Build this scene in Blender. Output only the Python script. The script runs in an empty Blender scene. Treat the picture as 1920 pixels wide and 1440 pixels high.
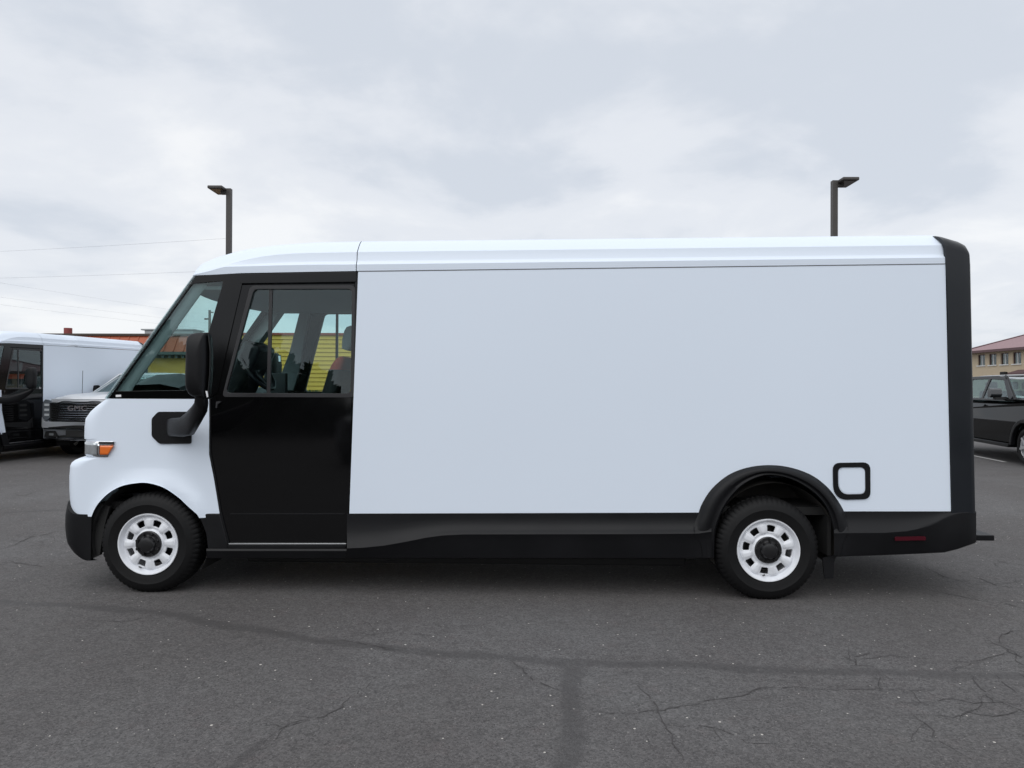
import bpy, bmesh, math, random
import numpy as np
from mathutils import Vector, Matrix
from mathutils.geometry import tessellate_polygon

random.seed(7)
rng = np.random.default_rng(7)
scene = bpy.context.scene
COL = scene.collection
R = math.radians

# ------------------------------------------------------------------ camera
FPX = 1331.0                      # focal length in pixels of the 1920 px wide photograph
CAM = Vector((0.0, -5.40, 1.605))
_yaw, _pitch, _roll = 0.0266, 0.00376, 0.0035
F = Vector((-math.sin(_yaw) * math.cos(_pitch), math.cos(_yaw) * math.cos(_pitch), math.sin(_pitch)))
_r0 = Vector((math.cos(_yaw), math.sin(_yaw), 0))
_u0 = _r0.cross(F)
RT = _r0 * math.cos(_roll) + _u0 * math.sin(_roll)
UP = RT.cross(F)
cam_data = bpy.data.cameras.new('camera')
cam_data.sensor_width = 36.0
cam_data.lens = 36.0 * FPX / 1920.0
cam_data.clip_start = 0.05
cam_data.clip_end = 3000
cam = bpy.data.objects.new('camera', cam_data)
COL.objects.link(cam)
M = Matrix((RT, UP, -F)).transposed().to_4x4()
M.translation = CAM
cam.matrix_world = M
scene.camera = cam

# ------------------------------------------------------------------ world
SUN_EL, SUN_AZ = R(52), R(200)    # direction towards the sun, azimuth clockwise from +Y
world = bpy.data.worlds.new('World')
scene.world = world
world.use_nodes = True
wn = world.node_tree
wn.nodes.clear()
def _n(tree, kind, **kw):
    n = tree.nodes.new(kind)
    for k, v in kw.items():
        setattr(n, k, v)
    return n
out = _n(wn, 'ShaderNodeOutputWorld')
sky = _n(wn, 'ShaderNodeTexSky', sky_type='NISHITA')
sky.sun_disc = False
sky.sun_elevation = SUN_EL
sky.sun_rotation = SUN_AZ
bg1 = _n(wn, 'ShaderNodeBackground'); bg1.inputs[1].default_value = 0.12
wn.links.new(sky.outputs[0], bg1.inputs[0])
tc = _n(wn, 'ShaderNodeTexCoord')
sep = _n(wn, 'ShaderNodeSeparateXYZ'); wn.links.new(tc.outputs['Generated'], sep.inputs[0])
def wmath(op, a, b=None, c=None):
    m = _n(wn, 'ShaderNodeMath', operation=op)
    for i, x in enumerate((a, b, c)):
        if x is None: continue
        if isinstance(x, (int, float)): m.inputs[i].default_value = x
        else: wn.links.new(x, m.inputs[i])
    return m.outputs[0]
zz = wmath('ADD', wmath('MAXIMUM', sep.outputs[2], 0.0), 0.22)
comb = _n(wn, 'ShaderNodeCombineXYZ')
wn.links.new(wmath('DIVIDE', sep.outputs[0], zz), comb.inputs[0])
wn.links.new(wmath('DIVIDE', sep.outputs[1], zz), comb.inputs[1])
def wnoise(scale, detail, rough, off, dist=0.0):
    mp = _n(wn, 'ShaderNodeMapping'); mp.inputs['Location'].default_value = off
    wn.links.new(comb.outputs[0], mp.inputs[0])
    t = _n(wn, 'ShaderNodeTexNoise'); t.inputs['Scale'].default_value = scale
    t.inputs['Detail'].default_value = detail; t.inputs['Roughness'].default_value = rough
    t.inputs['Distortion'].default_value = dist
    wn.links.new(mp.outputs[0], t.inputs['Vector'])
    return t.outputs['Fac']
n1 = wnoise(1.5, 6, 0.54, (3.1, 6.7, 0.4), 0.2)
n2 = wnoise(0.33, 3, 0.5, (8.1, 2.2, 1.4))
nsum = wmath('ADD', wmath('MULTIPLY', n1, 0.7), wmath('MULTIPLY', n2, 0.3))
ramp = _n(wn, 'ShaderNodeValToRGB')
ramp.color_ramp.interpolation = 'EASE'
e = ramp.color_ramp.elements
e[0].position = 0.39; e[0].color = (0.665, 0.712, 0.785, 1)
e[1].position = 0.62; e[1].color = (0.93, 0.945, 0.965, 1)
m_ = e.new(0.50); m_.color = (0.80, 0.830, 0.882, 1)
wn.links.new(nsum, ramp.inputs[0])
bg2 = _n(wn, 'ShaderNodeBackground'); bg2.inputs[1].default_value = 1.02
wn.links.new(ramp.outputs[0], bg2.inputs[0])
mx = _n(wn, 'ShaderNodeMixShader'); mx.inputs[0].default_value = 0.94
wn.links.new(bg1.outputs[0], mx.inputs[1]); wn.links.new(bg2.outputs[0], mx.inputs[2])
wn.links.new(mx.outputs[0], out.inputs[0])

# ------------------------------------------------------------------ sun (veiled by cloud)
sd = bpy.data.lights.new('sun', 'SUN')
sd.energy = 1.5
sd.angle = R(70)
sd.color = (1.0, 0.985, 0.96)
sun = bpy.data.objects.new('sun', sd)
COL.objects.link(sun)
_sv = Vector((math.sin(SUN_AZ) * math.cos(SUN_EL), math.cos(SUN_AZ) * math.cos(SUN_EL), math.sin(SUN_EL)))
sun.rotation_euler = (-_sv).to_track_quat('-Z', 'Y').to_euler()
sun.location = _sv * 60

vs = scene.view_settings
vs.view_transform = 'Standard'
vs.look = 'None'
vs.exposure = 0.0
vs.gamma = 1.0
vs.use_curve_mapping = False
scene.cycles.max_bounces = 8
scene.cycles.transparent_max_bounces = 24

# ------------------------------------------------------------------ measuring helpers
def ray(u, v):
    return F + RT * ((u - 960) / FPX) - UP * ((v - 720) / FPX)
def P(u, v, y):
    """point on the vertical plane y = const"""
    d = ray(u, v)
    return CAM + d * ((y - CAM.y) / d.y)
SA, SB = 0.06, 0.022               # near body side: y = SA + SB * (z - 0.7)
def side_y(z): return SA + SB * (z - 0.7)
def S(u, v, off=0.0):
    """point on the (slightly leaning) near body side"""
    d = ray(u, v)
    k = SA - SB * 0.7 + off
    t = (k + SB * CAM.z - CAM.y) / (d.y - SB * d.z)
    return CAM + d * t
def G(u, v, z=0.0):
    d = ray(u, v)
    return CAM + d * ((z - CAM.z) / d.z)
def W(u, depth, z=0.0):
    p = CAM + F * depth + RT * ((u - 960) / FPX * depth)
    return Vector((p.x, p.y, z))
def Zat(v, depth):
    """height seen at row v at a distance"""
    return CAM.z - (v - 724.5) / FPX * depth
def proj(p):
    d = Vector(p) - CAM
    k = d.dot(F)
    return 960 + FPX * d.dot(RT) / k, 720 - FPX * d.dot(UP) / k

# ------------------------------------------------------------------ materials
def material(name, col, rough=0.5, metal=0.0, coat=0.0, spec=0.5, var=0.0, vscale=8.0, bump=0.0, bscale=80.0, streak=None, rvar=0.0):
    m = bpy.data.materials.new(name)
    m.use_nodes = True
    t = m.node_tree
    b = t.nodes['Principled BSDF']
    b.inputs['Base Color'].default_value = (*col, 1)
    b.inputs['Roughness'].default_value = rough
    b.inputs['Metallic'].default_value = metal
    b.inputs['Coat Weight'].default_value = coat
    b.inputs['Coat Roughness'].default_value = 0.06
    b.inputs['Specular IOR Level'].default_value = spec
    tcn = _n(t, 'ShaderNodeTexCoord')
    vec = tcn.outputs['Object']
    if streak:
        mp = _n(t, 'ShaderNodeMapping'); mp.inputs['Scale'].default_value = streak
        t.links.new(vec, mp.inputs[0]); vec = mp.outputs[0]
    if var or rvar:
        nz = _n(t, 'ShaderNodeTexNoise'); nz.inputs['Scale'].default_value = vscale; nz.inputs['Detail'].default_value = 5
        t.links.new(vec, nz.inputs['Vector'])
        if var:
            mixc = _n(t, 'ShaderNodeMix', data_type='RGBA')
            mixc.inputs['A'].default_value = (*[c * (1 - var) for c in col], 1)
            mixc.inputs['B'].default_value = (*[min(1, c * (1 + var)) for c in col], 1)
            t.links.new(nz.outputs['Fac'], mixc.inputs['Factor'])
            t.links.new(mixc.outputs['Result'], b.inputs['Base Color'])
        if rvar:
            mr = _n(t, 'ShaderNodeMapRange')
            mr.inputs['From Min'].default_value = 0.3; mr.inputs['From Max'].default_value = 0.7
            mr.inputs['To Min'].default_value = max(0.02, rough - rvar); mr.inputs['To Max'].default_value = rough + rvar
            t.links.new(nz.outputs['Fac'], mr.inputs['Value'])
            t.links.new(mr.outputs['Result'], b.inputs['Roughness'])
    if bump:
        nb = _n(t, 'ShaderNodeTexNoise'); nb.inputs['Scale'].default_value = bscale; nb.inputs['Detail'].default_value = 3
        t.links.new(tcn.outputs['Object'], nb.inputs['Vector'])
        bp = _n(t, 'ShaderNodeBump'); bp.inputs['Strength'].default_value = bump; bp.inputs['Distance'].default_value = 0.004
        t.links.new(nb.outputs['Fac'], bp.inputs['Height'])
        t.links.new(bp.outputs[0], b.inputs['Normal'])
    return m

def glass(name, tint, ior=1.5, rough=0.0):
    m = bpy.data.materials.new(name)
    m.use_nodes = True
    t = m.node_tree
    t.nodes.clear()
    o = _n(t, 'ShaderNodeOutputMaterial')
    tr = _n(t, 'ShaderNodeBsdfTransparent'); tr.inputs[0].default_value = (*tint, 1)
    gl = _n(t, 'ShaderNodeBsdfGlossy'); gl.inputs['Roughness'].default_value = rough; gl.inputs[0].default_value = (0.9, 0.93, 0.95, 1)
    fr = _n(t, 'ShaderNodeFresnel')
    ge = _n(t, 'ShaderNodeNewGeometry')
    mi = _n(t, 'ShaderNodeMath', operation='MULTIPLY_ADD')      # same index from either side of the pane
    mi.inputs[1].default_value = 1 / ior - ior; mi.inputs[2].default_value = ior
    t.links.new(ge.outputs['Backfacing'], mi.inputs[0]); t.links.new(mi.outputs[0], fr.inputs[0])
    ms = _n(t, 'ShaderNodeMixShader')
    t.links.new(fr.outputs[0], ms.inputs[0]); t.links.new(tr.outputs[0], ms.inputs[1]); t.links.new(gl.outputs[0], ms.inputs[2])
    t.links.new(ms.outputs[0], o.inputs[0])
    return m

MAT = {}
MAT['white'] = material('white_paint', (0.75, 0.825, 0.925), 0.33, var=0.012, vscale=0.9, bump=0.015, bscale=1.5)
MAT['gloss_black'] = material('gloss_black_panel', (0.003, 0.003, 0.0034), 0.07, spec=0.36, rvar=0.03, vscale=3, bump=0.02, bscale=3)
MAT['trim'] = material('black_textured_plastic', (0.0058, 0.0060, 0.0072), 0.45, spec=0.24, var=0.45, vscale=2.5, bump=0.12, bscale=500, rvar=0.06)
MAT['rear_trim'] = material('dark_rear_frame', (0.0075, 0.0095, 0.013), 0.32, spec=0.4, var=0.1, vscale=3, rvar=0.05)
MAT['rubber'] = material('tyre_rubber', (0.0065, 0.0065, 0.007), 0.6, spec=0.22, var=0.25, vscale=18, bump=0.15, bscale=160)
MAT['gasket'] = material('window_rubber', (0.018, 0.018, 0.02), 0.4)
MAT['steel_white'] = material('white_wheel_paint', (0.78, 0.80, 0.84), 0.35, var=0.10, vscale=20, coat=0.2)
MAT['hub'] = material('black_hub', (0.012, 0.012, 0.013), 0.3, var=0.2, vscale=30)
MAT['dark'] = material('underbody_black', (0.012, 0.012, 0.012), 0.8, var=0.3, vscale=10)
MAT['liner'] = material('wheel_well_liner', (0.06, 0.055, 0.05), 0.85, var=0.35, vscale=9, bump=0.3, bscale=60)
MAT['cab_grey'] = material('cab_lining_grey', (0.15, 0.165, 0.175), 0.75, var=0.05)
MAT['pillar'] = material('a_pillar_lining', (0.30, 0.31, 0.32), 0.7)
MAT['dash'] = material('dark_dash_plastic', (0.010, 0.011, 0.015), 0.5, var=0.1)
MAT['seat'] = material('black_seat_fabric', (0.012, 0.012, 0.014), 0.85, bump=0.3, bscale=300)
MAT['orange_seat'] = material('orange_red_seat_trim', (0.34, 0.045, 0.02), 0.75)
MAT['chrome'] = material('chrome', (0.62, 0.63, 0.65), 0.14, metal=1.0)
MAT['alu'] = material('brushed_aluminium', (0.45, 0.46, 0.47), 0.35, metal=1.0)
MAT['amber'] = material('amber_lens', (0.75, 0.16, 0.02), 0.12, coat=0.5)
MAT['red_lens'] = material('dark_red_lens', (0.055, 0.002, 0.008), 0.3, spec=0.3)
MAT['clear_lens'] = material('clear_lamp_lens', (0.45, 0.48, 0.50), 0.10, metal=0.55, coat=0.5, var=0.35, vscale=25)
MAT['cab_glass'] = glass('green_tinted_glass', (0.855, 0.95, 0.945), 1.5)
MAT['mirror'] = material('mirror_glass', (0.75, 0.77, 0.8), 0.04, metal=1.0)
MAT['sticker'] = material('white_sticker', (0.8, 0.8, 0.82), 0.5)
MAT['pole'] = material('bronze_pole_paint', (0.055, 0.050, 0.046), 0.5, var=0.15, vscale=4)
MAT['pole2'] = material('lamp_lens', (0.10, 0.08, 0.065), 0.3)

# ------------------------------------------------------------------ mesh helpers
def mesh_obj(name, verts, faces, mat, parent=None, smooth=None, fix=True):
    me = bpy.data.meshes.new(name)
    me.from_pydata([tuple(v) for v in verts], [], faces)
    bm = bmesh.new(); bm.from_mesh(me)
    if fix:
        bmesh.ops.remove_doubles(bm, verts=bm.verts, dist=1e-5)
        bmesh.ops.dissolve_degenerate(bm, edges=bm.edges, dist=1e-6)
        bmesh.ops.recalc_face_normals(bm, faces=bm.faces)
    bm.to_mesh(me); bm.free()
    if smooth is not None:
        me.polygons.foreach_set('use_smooth', [True] * len(me.polygons))
        me.set_sharp_from_angle(angle=R(smooth))
    me.materials.append(mat)
    o = bpy.data.objects.new(name, me)
    COL.objects.link(o)
    if parent is not None:
        o.parent = parent
    return o
def empty(name, loc=(0, 0, 0), parent=None):
    o = bpy.data.objects.new(name, None)
    o.empty_display_size = 0.2
    o.location = loc
    COL.objects.link(o)
    if parent is not None: o.parent = parent
    return o
def tag(o, label=None, cat=None, group=None, kind=None):
    if label: o['label'] = label
    if cat: o['category'] = cat
    if group: o['group'] = group
    if kind: o['kind'] = kind
    return o
def bevel(o, w=0.004, seg=2, ang=35):
    m = o.modifiers.new('bevel', 'BEVEL'); m.width = w; m.segments = seg
    m.limit_method = 'ANGLE'; m.angle_limit = R(ang)
    for p in o.data.polygons: p.use_smooth = True
    o.data.set_sharp_from_angle(angle=R(30))
    return o
def box_data(x0, x1, y0, y1, z0, z1):
    v = [(x0, y0, z0), (x1, y0, z0), (x1, y1, z0), (x0, y1, z0), (x0, y0, z1), (x1, y0, z1), (x1, y1, z1), (x0, y1, z1)]
    f = [(0, 3, 2, 1), (4, 5, 6, 7), (0, 1, 5, 4), (1, 2, 6, 5), (2, 3, 7, 6), (3, 0, 4, 7)]
    return v, f
def box(name, x0, x1, y0, y1, z0, z1, mat, parent=None, bw=0.0):
    v, f = box_data(x0, x1, y0, y1, z0, z1)
    o = mesh_obj(name, v, f, mat, parent)
    if bw: bevel(o, bw)
    return o
def plate(name, outer, holes, mapf, thick, mat, parent=None, bw=0.0, smooth=None):
    """outer, holes: 2-D loops; mapf(a, b, depth) -> 3-D"""
    loops = [outer] + list(holes)
    flat = [p for l in loops for p in l]
    tris = tessellate_polygon([[Vector((p[0], p[1], 0)) for p in l] for l in loops])
    n = len(flat)
    verts = [mapf(p[0], p[1], 0.0) for p in flat] + [mapf(p[0], p[1], thick) for p in flat]
    faces = [tuple(t) for t in tris] + [tuple(i + n for i in reversed(t)) for t in tris]
    k = 0
    for l in loops:
        m = len(l)
        for i in range(m):
            a, b = k + i, k + (i + 1) % m
            faces.append((a, b, b + n, a + n))
        k += m
    o = mesh_obj(name, verts, faces, mat, parent, smooth=smooth, fix=False)
    bm = bmesh.new(); bm.from_mesh(o.data)
    bmesh.ops.recalc_face_normals(bm, faces=bm.faces)
    bm.to_mesh(o.data); bm.free()
    if bw: bevel(o, bw)
    return o
def grid(name, rows, mat, parent=None, smooth=40, close_v=False, thick=0.0):
    nr, nc = len(rows), len(rows[0])
    verts = [p for r in rows for p in r]
    faces = []
    for i in range(nr if close_v else nr - 1):
        for j in range(nc - 1):
            a, b = i * nc + j, i * nc + j + 1
            c, d = ((i + 1) % nr) * nc + j + 1, ((i + 1) % nr) * nc + j
            faces.append((a, b, c, d))
    o = mesh_obj(name, verts, faces, mat, parent, smooth)
    if thick:
        m = o.modifiers.new('solid', 'SOLIDIFY'); m.thickness = abs(thick); m.offset = -1 if thick > 0 else 1
    return o
def spline(pts, n=6, closed=False):
    """Catmull-Rom through 2-D or 3-D points"""
    P_ = [Vector(p) for p in pts]
    out_ = []
    m = len(P_)
    rngk = range(m if closed else m - 1)
    for i in rngk:
        p1, p2 = P_[i], P_[(i + 1) % m]
        p0 = P_[i - 1] if (closed or i > 0) else p1
        p3 = P_[(i + 2) % m] if (closed or i + 2 < m) else p2
        for k in range(n):
            t = k / n
            out_.append(0.5 * ((2 * p1) + (p2 - p0) * t + (2 * p0 - 5 * p1 + 4 * p2 - p3) * t * t + (3 * p1 - p0 - 3 * p2 + p3) * t ** 3))
    if not closed: out_.append(P_[-1].copy())
    return out_
def interp(x, pts):
    xs = [p[0] for p in pts]; ys = [p[1] for p in pts]
    return float(np.interp(x, xs, ys))
def tube(name, pts, rad, mat, parent=None, seg=8, smooth=60):
    pts = [Vector(p) for p in pts]
    rows = []
    for i, p in enumerate(pts):
        d = (pts[min(i + 1, len(pts) - 1)] - pts[max(i - 1, 0)]).normalized()
        a = d.orthogonal() if i == 0 else (prev - d * prev.dot(d))
        a.normalize(); prev = a
        b = d.cross(a)
        r = rad[i] if isinstance(rad, (list, tuple)) else rad
        rows.append([p + (a * math.cos(2 * math.pi * k / seg) + b * math.sin(2 * math.pi * k / seg)) * r for k in range(seg + 1)])
    verts = [q for r in rows for q in r]
    faces = []
    nc = seg + 1
    for i in range(len(rows) - 1):
        for j in range(seg):
            faces.append((i * nc + j, i * nc + j + 1, (i + 1) * nc + j + 1, (i + 1) * nc + j))
    faces.append(tuple(range(seg)))
    faces.append(tuple((len(rows) - 1) * nc + j for j in reversed(range(seg))))
    return mesh_obj(name, verts, faces, mat, parent, smooth)
def lathe(name, prof, mat, parent=None, seg=64, smooth=35, wob=None, loc=(0, 0, 0)):
    """prof: (radius, y) about the Y axis"""
    rows = []
    for i in range(seg):
        a = 2 * math.pi * i / seg
        row = []
        for k, (r, y) in enumerate(prof):
            rr = r + (wob(i, k) if wob else 0)
            row.append(Vector((rr * math.cos(a), y, rr * math.sin(a))))
        rows.append(row)
    o = grid(name, rows, mat, parent, smooth, close_v=True)
    o.location = loc
    return o
def polyplate(name, pts, thick, mat, parent=None, bw=0.0, holes=()):
    """flat polygon anywhere in space, thickened against its normal"""
    pts = [Vector(p) for p in pts]
    n = Vector((0, 0, 0))
    for i in range(len(pts)):
        a, b = pts[i], pts[(i + 1) % len(pts)]
        n += a.cross(b)
    n.normalize()
    ax = (pts[1] - pts[0]).normalized(); ay = n.cross(ax); o0 = pts[0]
    to2 = lambda p: ((p - o0).dot(ax), (p - o0).dot(ay))
    return plate(name, [to2(p) for p in pts], [[to2(Vector(q)) for q in h] for h in holes],
                 lambda a, b, d: o0 + ax * a + ay * b - n * d, thick, mat, parent, bw)
def rounded(pts, r, n=4):
    """round the corners of a 2-D loop"""
    out_ = []
    m = len(pts)
    for i in range(m):
        p0, p, p1 = Vector(pts[i - 1]), Vector(pts[i]), Vector(pts[(i + 1) % m])
        a, b = (p0 - p), (p1 - p)
        ra = min(r, a.length * 0.45); rb = min(r, b.length * 0.45)
        A = p + a.normalized() * ra; B = p + b.normalized() * rb
        for k in range(n + 1):
            t = k / n
            q = A * (1 - t) ** 2 + p * 2 * t * (1 - t) + B * t * t
            out_.append((q.x, q.y))
    return out_

# ================================================================== GROUND
def asphalt():
    m = bpy.data.materials.new('weathered_asphalt')
    m.use_nodes = True
    t = m.node_tree
    b = t.nodes['Principled BSDF']
    b.inputs['Roughness'].default_value = 0.78
    b.inputs['Specular IOR Level'].default_value = 0.35
    geo = _n(t, 'ShaderNodeNewGeometry')
    pos = geo.outputs['Position']
    L = t.links.new
    def noise(scale, detail=4, rough=0.6, vec=pos, dist=0.0):
        n = _n(t, 'ShaderNodeTexNoise'); n.inputs['Scale'].default_value = scale; n.inputs['Detail'].default_value = detail
        n.inputs['Roughness'].default_value = rough; n.inputs['Distortion'].default_value = dist
        L(vec, n.inputs['Vector']); return n.outputs['Fac']
    def rmp(x, a, b_, c, d):
        r = _n(t, 'ShaderNodeMapRange'); r.inputs[1].default_value = a; r.inputs[2].default_value = b_
        r.inputs[3].default_value = c; r.inputs[4].default_value = d; L(x, r.inputs[0]); return r.outputs[0]
    def mth(op, x, y):
        r = _n(t, 'ShaderNodeMath', operation=op)
        for i, q in enumerate((x, y)):
            if isinstance(q, (int, float)): r.inputs[i].default_value = q
            else: L(q, r.inputs[i])
        return r.outputs[0]
    def mixc(f, a, b_):
        r = _n(t, 'ShaderNodeMix', data_type='RGBA')
        if isinstance(f, (int, float)): r.inputs['Factor'].default_value = f
        else: L(f, r.inputs['Factor'])
        for nm, q in (('A', a), ('B', b_)):
            if isinstance(q, tuple): r.inputs[nm].default_value = (*q, 1)
            else: L(q, r.inputs[nm])
        return r.outputs['Result']
    big = noise(0.35, 4, 0.55)
    mid = noise(2.2, 5, 0.65)
    fine = noise(160, 3, 0.7)
    grain = noise(420, 2, 0.6)
    c = mixc(rmp(big, 0.35, 0.65, 0, 1), (0.083, 0.077, 0.075), (0.114, 0.111, 0.111))
    c = mixc(rmp(mid, 0.35, 0.7, 0, 0.55), c, (0.078, 0.072, 0.072))
    tint = noise(6.5, 3, 0.6)
    c = mixc(rmp(tint, 0.58, 0.75, 0, 0.35), c, (0.104, 0.086, 0.084))
    g = mth('MULTIPLY', rmp(fine, 0.25, 0.75, 0.70, 1.30), rmp(grain, 0.25, 0.75, 0.72, 1.28))
    hsv = _n(t, 'ShaderNodeVectorMath', operation='SCALE'); L(c, hsv.inputs[0]); L(g, hsv.inputs['Scale'])
    c = hsv.outputs[0]
    # coarse stones in the binder
    vs0 = _n(t, 'ShaderNodeTexVoronoi'); vs0.inputs['Scale'].default_value = 95; L(pos, vs0.inputs['Vector'])
    hs0 = _n(t, 'ShaderNodeSeparateColor'); L(vs0.outputs['Color'], hs0.inputs[0])
    sc0 = _n(t, 'ShaderNodeVectorMath', operation='SCALE'); L(c, sc0.inputs[0]); L(rmp(hs0.outputs[0], 0, 1, 0.74, 1.28), sc0.inputs['Scale'])
    c = sc0.outputs[0]
    mott = noise(14, 5, 0.7)
    sc1 = _n(t, 'ShaderNodeVectorMath', operation='SCALE'); L(c, sc1.inputs[0]); L(rmp(mott, 0.3, 0.7, 0.84, 1.14), sc1.inputs['Scale'])
    c = sc1.outputs[0]
    # pale and dark aggregate chips
    vor = _n(t, 'ShaderNodeTexVoronoi'); vor.inputs['Scale'].default_value = 26; L(pos, vor.inputs['Vector'])
    hs = _n(t, 'ShaderNodeSeparateColor'); L(vor.outputs['Color'], hs.inputs[0])
    size = mth('MULTIPLY', mth('MULTIPLY', hs.outputs[1], hs.outputs[1]), 0.13)
    chip = mth('MULTIPLY', mth('LESS_THAN', vor.outputs['Distance'], mth('ADD', size, 0.05)), mth('GREATER_THAN', hs.outputs[0], 0.62))
    c = mixc(mth('MULTIPLY', chip, rmp(hs.outputs[2], 0, 1, 0.15, 1.0)), c, (0.52, 0.49, 0.45))
    vor2 = _n(t, 'ShaderNodeTexVoronoi'); vor2.inputs['Scale'].default_value = 75; L(pos, vor2.inputs['Vector'])
    hs2 = _n(t, 'ShaderNodeSeparateColor'); L(vor2.outputs['Color'], hs2.inputs[0])
    chip2 = mth('MULTIPLY', mth('LESS_THAN', vor2.outputs['Distance'], 0.33), mth('GREATER_THAN', hs2.outputs[0], 0.80))
    c = mixc(mth('MULTIPLY', chip2, 0.30), c, (0.22, 0.21, 0.20))
    chip3 = mth('MULTIPLY', mth('LESS_THAN', vor2.outputs['Distance'], 0.4), mth('LESS_THAN', hs2.outputs[1], 0.14))
    c = mixc(mth('MULTIPLY', chip3, 0.55), c, (0.03, 0.03, 0.03))
    # sealed seams and cracks carried by the mesh
    at = _n(t, 'ShaderNodeAttribute'); at.attribute_name = 'seal'
    sepa = _n(t, 'ShaderNodeSeparateColor'); L(at.outputs['Color'], sepa.inputs[0])
    edge = noise(30, 4, 0.7)
    sealf = rmp(mth('ADD', sepa.outputs[0], mth('MULTIPLY', mth('SUBTRACT', edge, 0.5), 0.5)), 0.3, 0.9, 0, 0.52)
    c = mixc(sealf, c, (0.047, 0.044, 0.044))
    crk = rmp(mth('ADD', sepa.outputs[1], mth('MULTIPLY', mth('SUBTRACT', noise(45, 3, 0.7), 0.5), 0.7)), 0.35, 0.95, 0, 0.28)
    c = mixc(crk, c, (0.040, 0.037, 0.038))
    L(c, b.inputs['Base Color'])
    L(mth('SUBTRACT', 0.80, mth('MULTIPLY', sealf, 0.25)), b.inputs['Roughness'])
    bp = _n(t, 'ShaderNodeBump'); bp.inputs['Strength'].default_value = 0.55; bp.inputs['Distance'].default_value = 0.006
    hgt = mth('ADD', mth('ADD', fine, mth('MULTIPLY', chip2, 0.35)), mth('MULTIPLY', crk, -1.6))
    L(hgt, bp.inputs['Height']); L(bp.outputs[0], b.inputs['Normal'])
    return m

def graded(lo, hi, step, far):
    core = np.arange(lo, hi + 1e-6, step)
    o_ = []
    d = step
    x = hi
    while x < far:
        d *= 1.35; x += d; o_.append(x)
    o_ = np.array(o_)
    return np.concatenate([(lo - (o_ - hi))[::-1], core, o_])
gx = graded(-7.0, 7.0, 0.03, 900)
gy = graded(-4.6, 4.0, 0.03, 900)
nx, ny = len(gx), len(gy)
GX, GY = np.meshgrid(gx, gy)
SEAMS = [   # polylines read off the photograph's ground, with half-width in metres
    ([(-60, 1124), (0, 1128), (120, 1135), (300, 1148), (420, 1172), (560, 1195), (620, 1203), (740, 1218), (900, 1230), (1060, 1243), (1110, 1243), (1300, 1248), (1400, 1254), (1530, 1260), (1700, 1262), (1920, 1268)], 0.050, 1.0),
    ([(1085, 1243), (1070, 1290), (1072, 1340), (1068, 1400), (1056, 1450), (1040, 1500)], 0.055, 1.0),
    ([(1095, 1262), (1140, 1268), (1200, 1258)], 0.025, 0.6),
    ([(420, 1450), (450, 1424), (470, 1410), (490, 1394)], 0.022, 1.1),
    ([(-30, 917), (60, 917), (200, 917)], 0.05, 0.5),
    ([(0, 962), (80, 957), (200, 953)], 0.03, 0.8),
    ([(-40, 1112), (30, 1096), (70, 1078), (110, 1070), (180, 1052)], 0.025, 0.8),
]
CRACKS = [
    [(490, 1394), (520, 1368), (545, 1356), (610, 1345), (650, 1320), (690, 1285), (705, 1268)],
    [(960, 1240), (975, 1255), (1000, 1275), (1030, 1284), (1050, 1293)],
    [(1190, 1282), (1222, 1305), (1236, 1328), (1250, 1360), (1262, 1385), (1272, 1402), (1287, 1434)],
    [(1105, 1335), (1160, 1339), (1240, 1328), (1330, 1312), (1380, 1305), (1430, 1290), (1480, 1290), (1530, 1292), (1600, 1294), (1700, 1293), (1745, 1290)],
    [(1850, 1196), (1866, 1208), (1890, 1218), (1920, 1238), (1950, 1250)],
    [(1890, 1218), (1868, 1230), (1840, 1237), (1805, 1240)],
    [(1900, 1178), (1880, 1190), (1866, 1208)],
    [(1822, 1268), (1840, 1290), (1856, 1305), (1867, 1320)],
    [(1660, 1314), (1700, 1318), (1745, 1316), (1790, 1314), (1830, 1322), (1867, 1319), (1925, 1326)],
    [(1705, 1294), (1718, 1308), (1728, 1319)],
    [(1868, 1266), (1888, 1285), (1908, 1300)],
    [(1795, 1328), (1830, 1338), (1860, 1341), (1915, 1337)],
    [(1598, 1234), (1600, 1250), (1640, 1254)],
    [(1600, 1232), (1640, 1224)],
    [(1645, 1268), (1651, 1292)],
    [(0, 1030), (25, 1022), (55, 1008), (95, 1000), (122, 992)],
    [(20, 1012), (40, 1016), (64, 1003)],
    [(0, 962), (40, 960), (85, 958), (120, 956)],
    [(20, 925), (45, 930), (75, 920)],
    [(0, 1055), (40, 1057), (80, 1064)],
    [(1730, 1062), (1770, 1082), (1800, 1090), (1850, 1092)],
    [(1830, 1082), (1870, 1098), (1920, 1104)],
    [(1755, 1108), (1800, 1118), (1845, 1128)],
    [(1880, 1130), (1905, 1138), (1930, 1142)],
    [(1860, 1050), (1890, 1056), (1925, 1060)],
    [(740, 1218), (700, 1210), (630, 1200)],
]
seal = np.zeros(nx * ny, dtype=np.float32)
crack = np.zeros(nx * ny, dtype=np.float32)
px_, py_ = GX.ravel(), GY.ravel()
jx = sum(np.sin(px_ * a + py_ * b + c) * w for a, b, c, w in ((7, 5, 1, .012), (17, -11, 2, .008), (-31, 37, 4, .006), (71, 53, 3, .005)))
jy = sum(np.sin(px_ * a + py_ * b + c) * w for a, b, c, w in ((6, -7, 3, .012), (13, 19, 5, .008), (41, -29, 1, .006), (-67, 59, 2, .005)))
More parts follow.
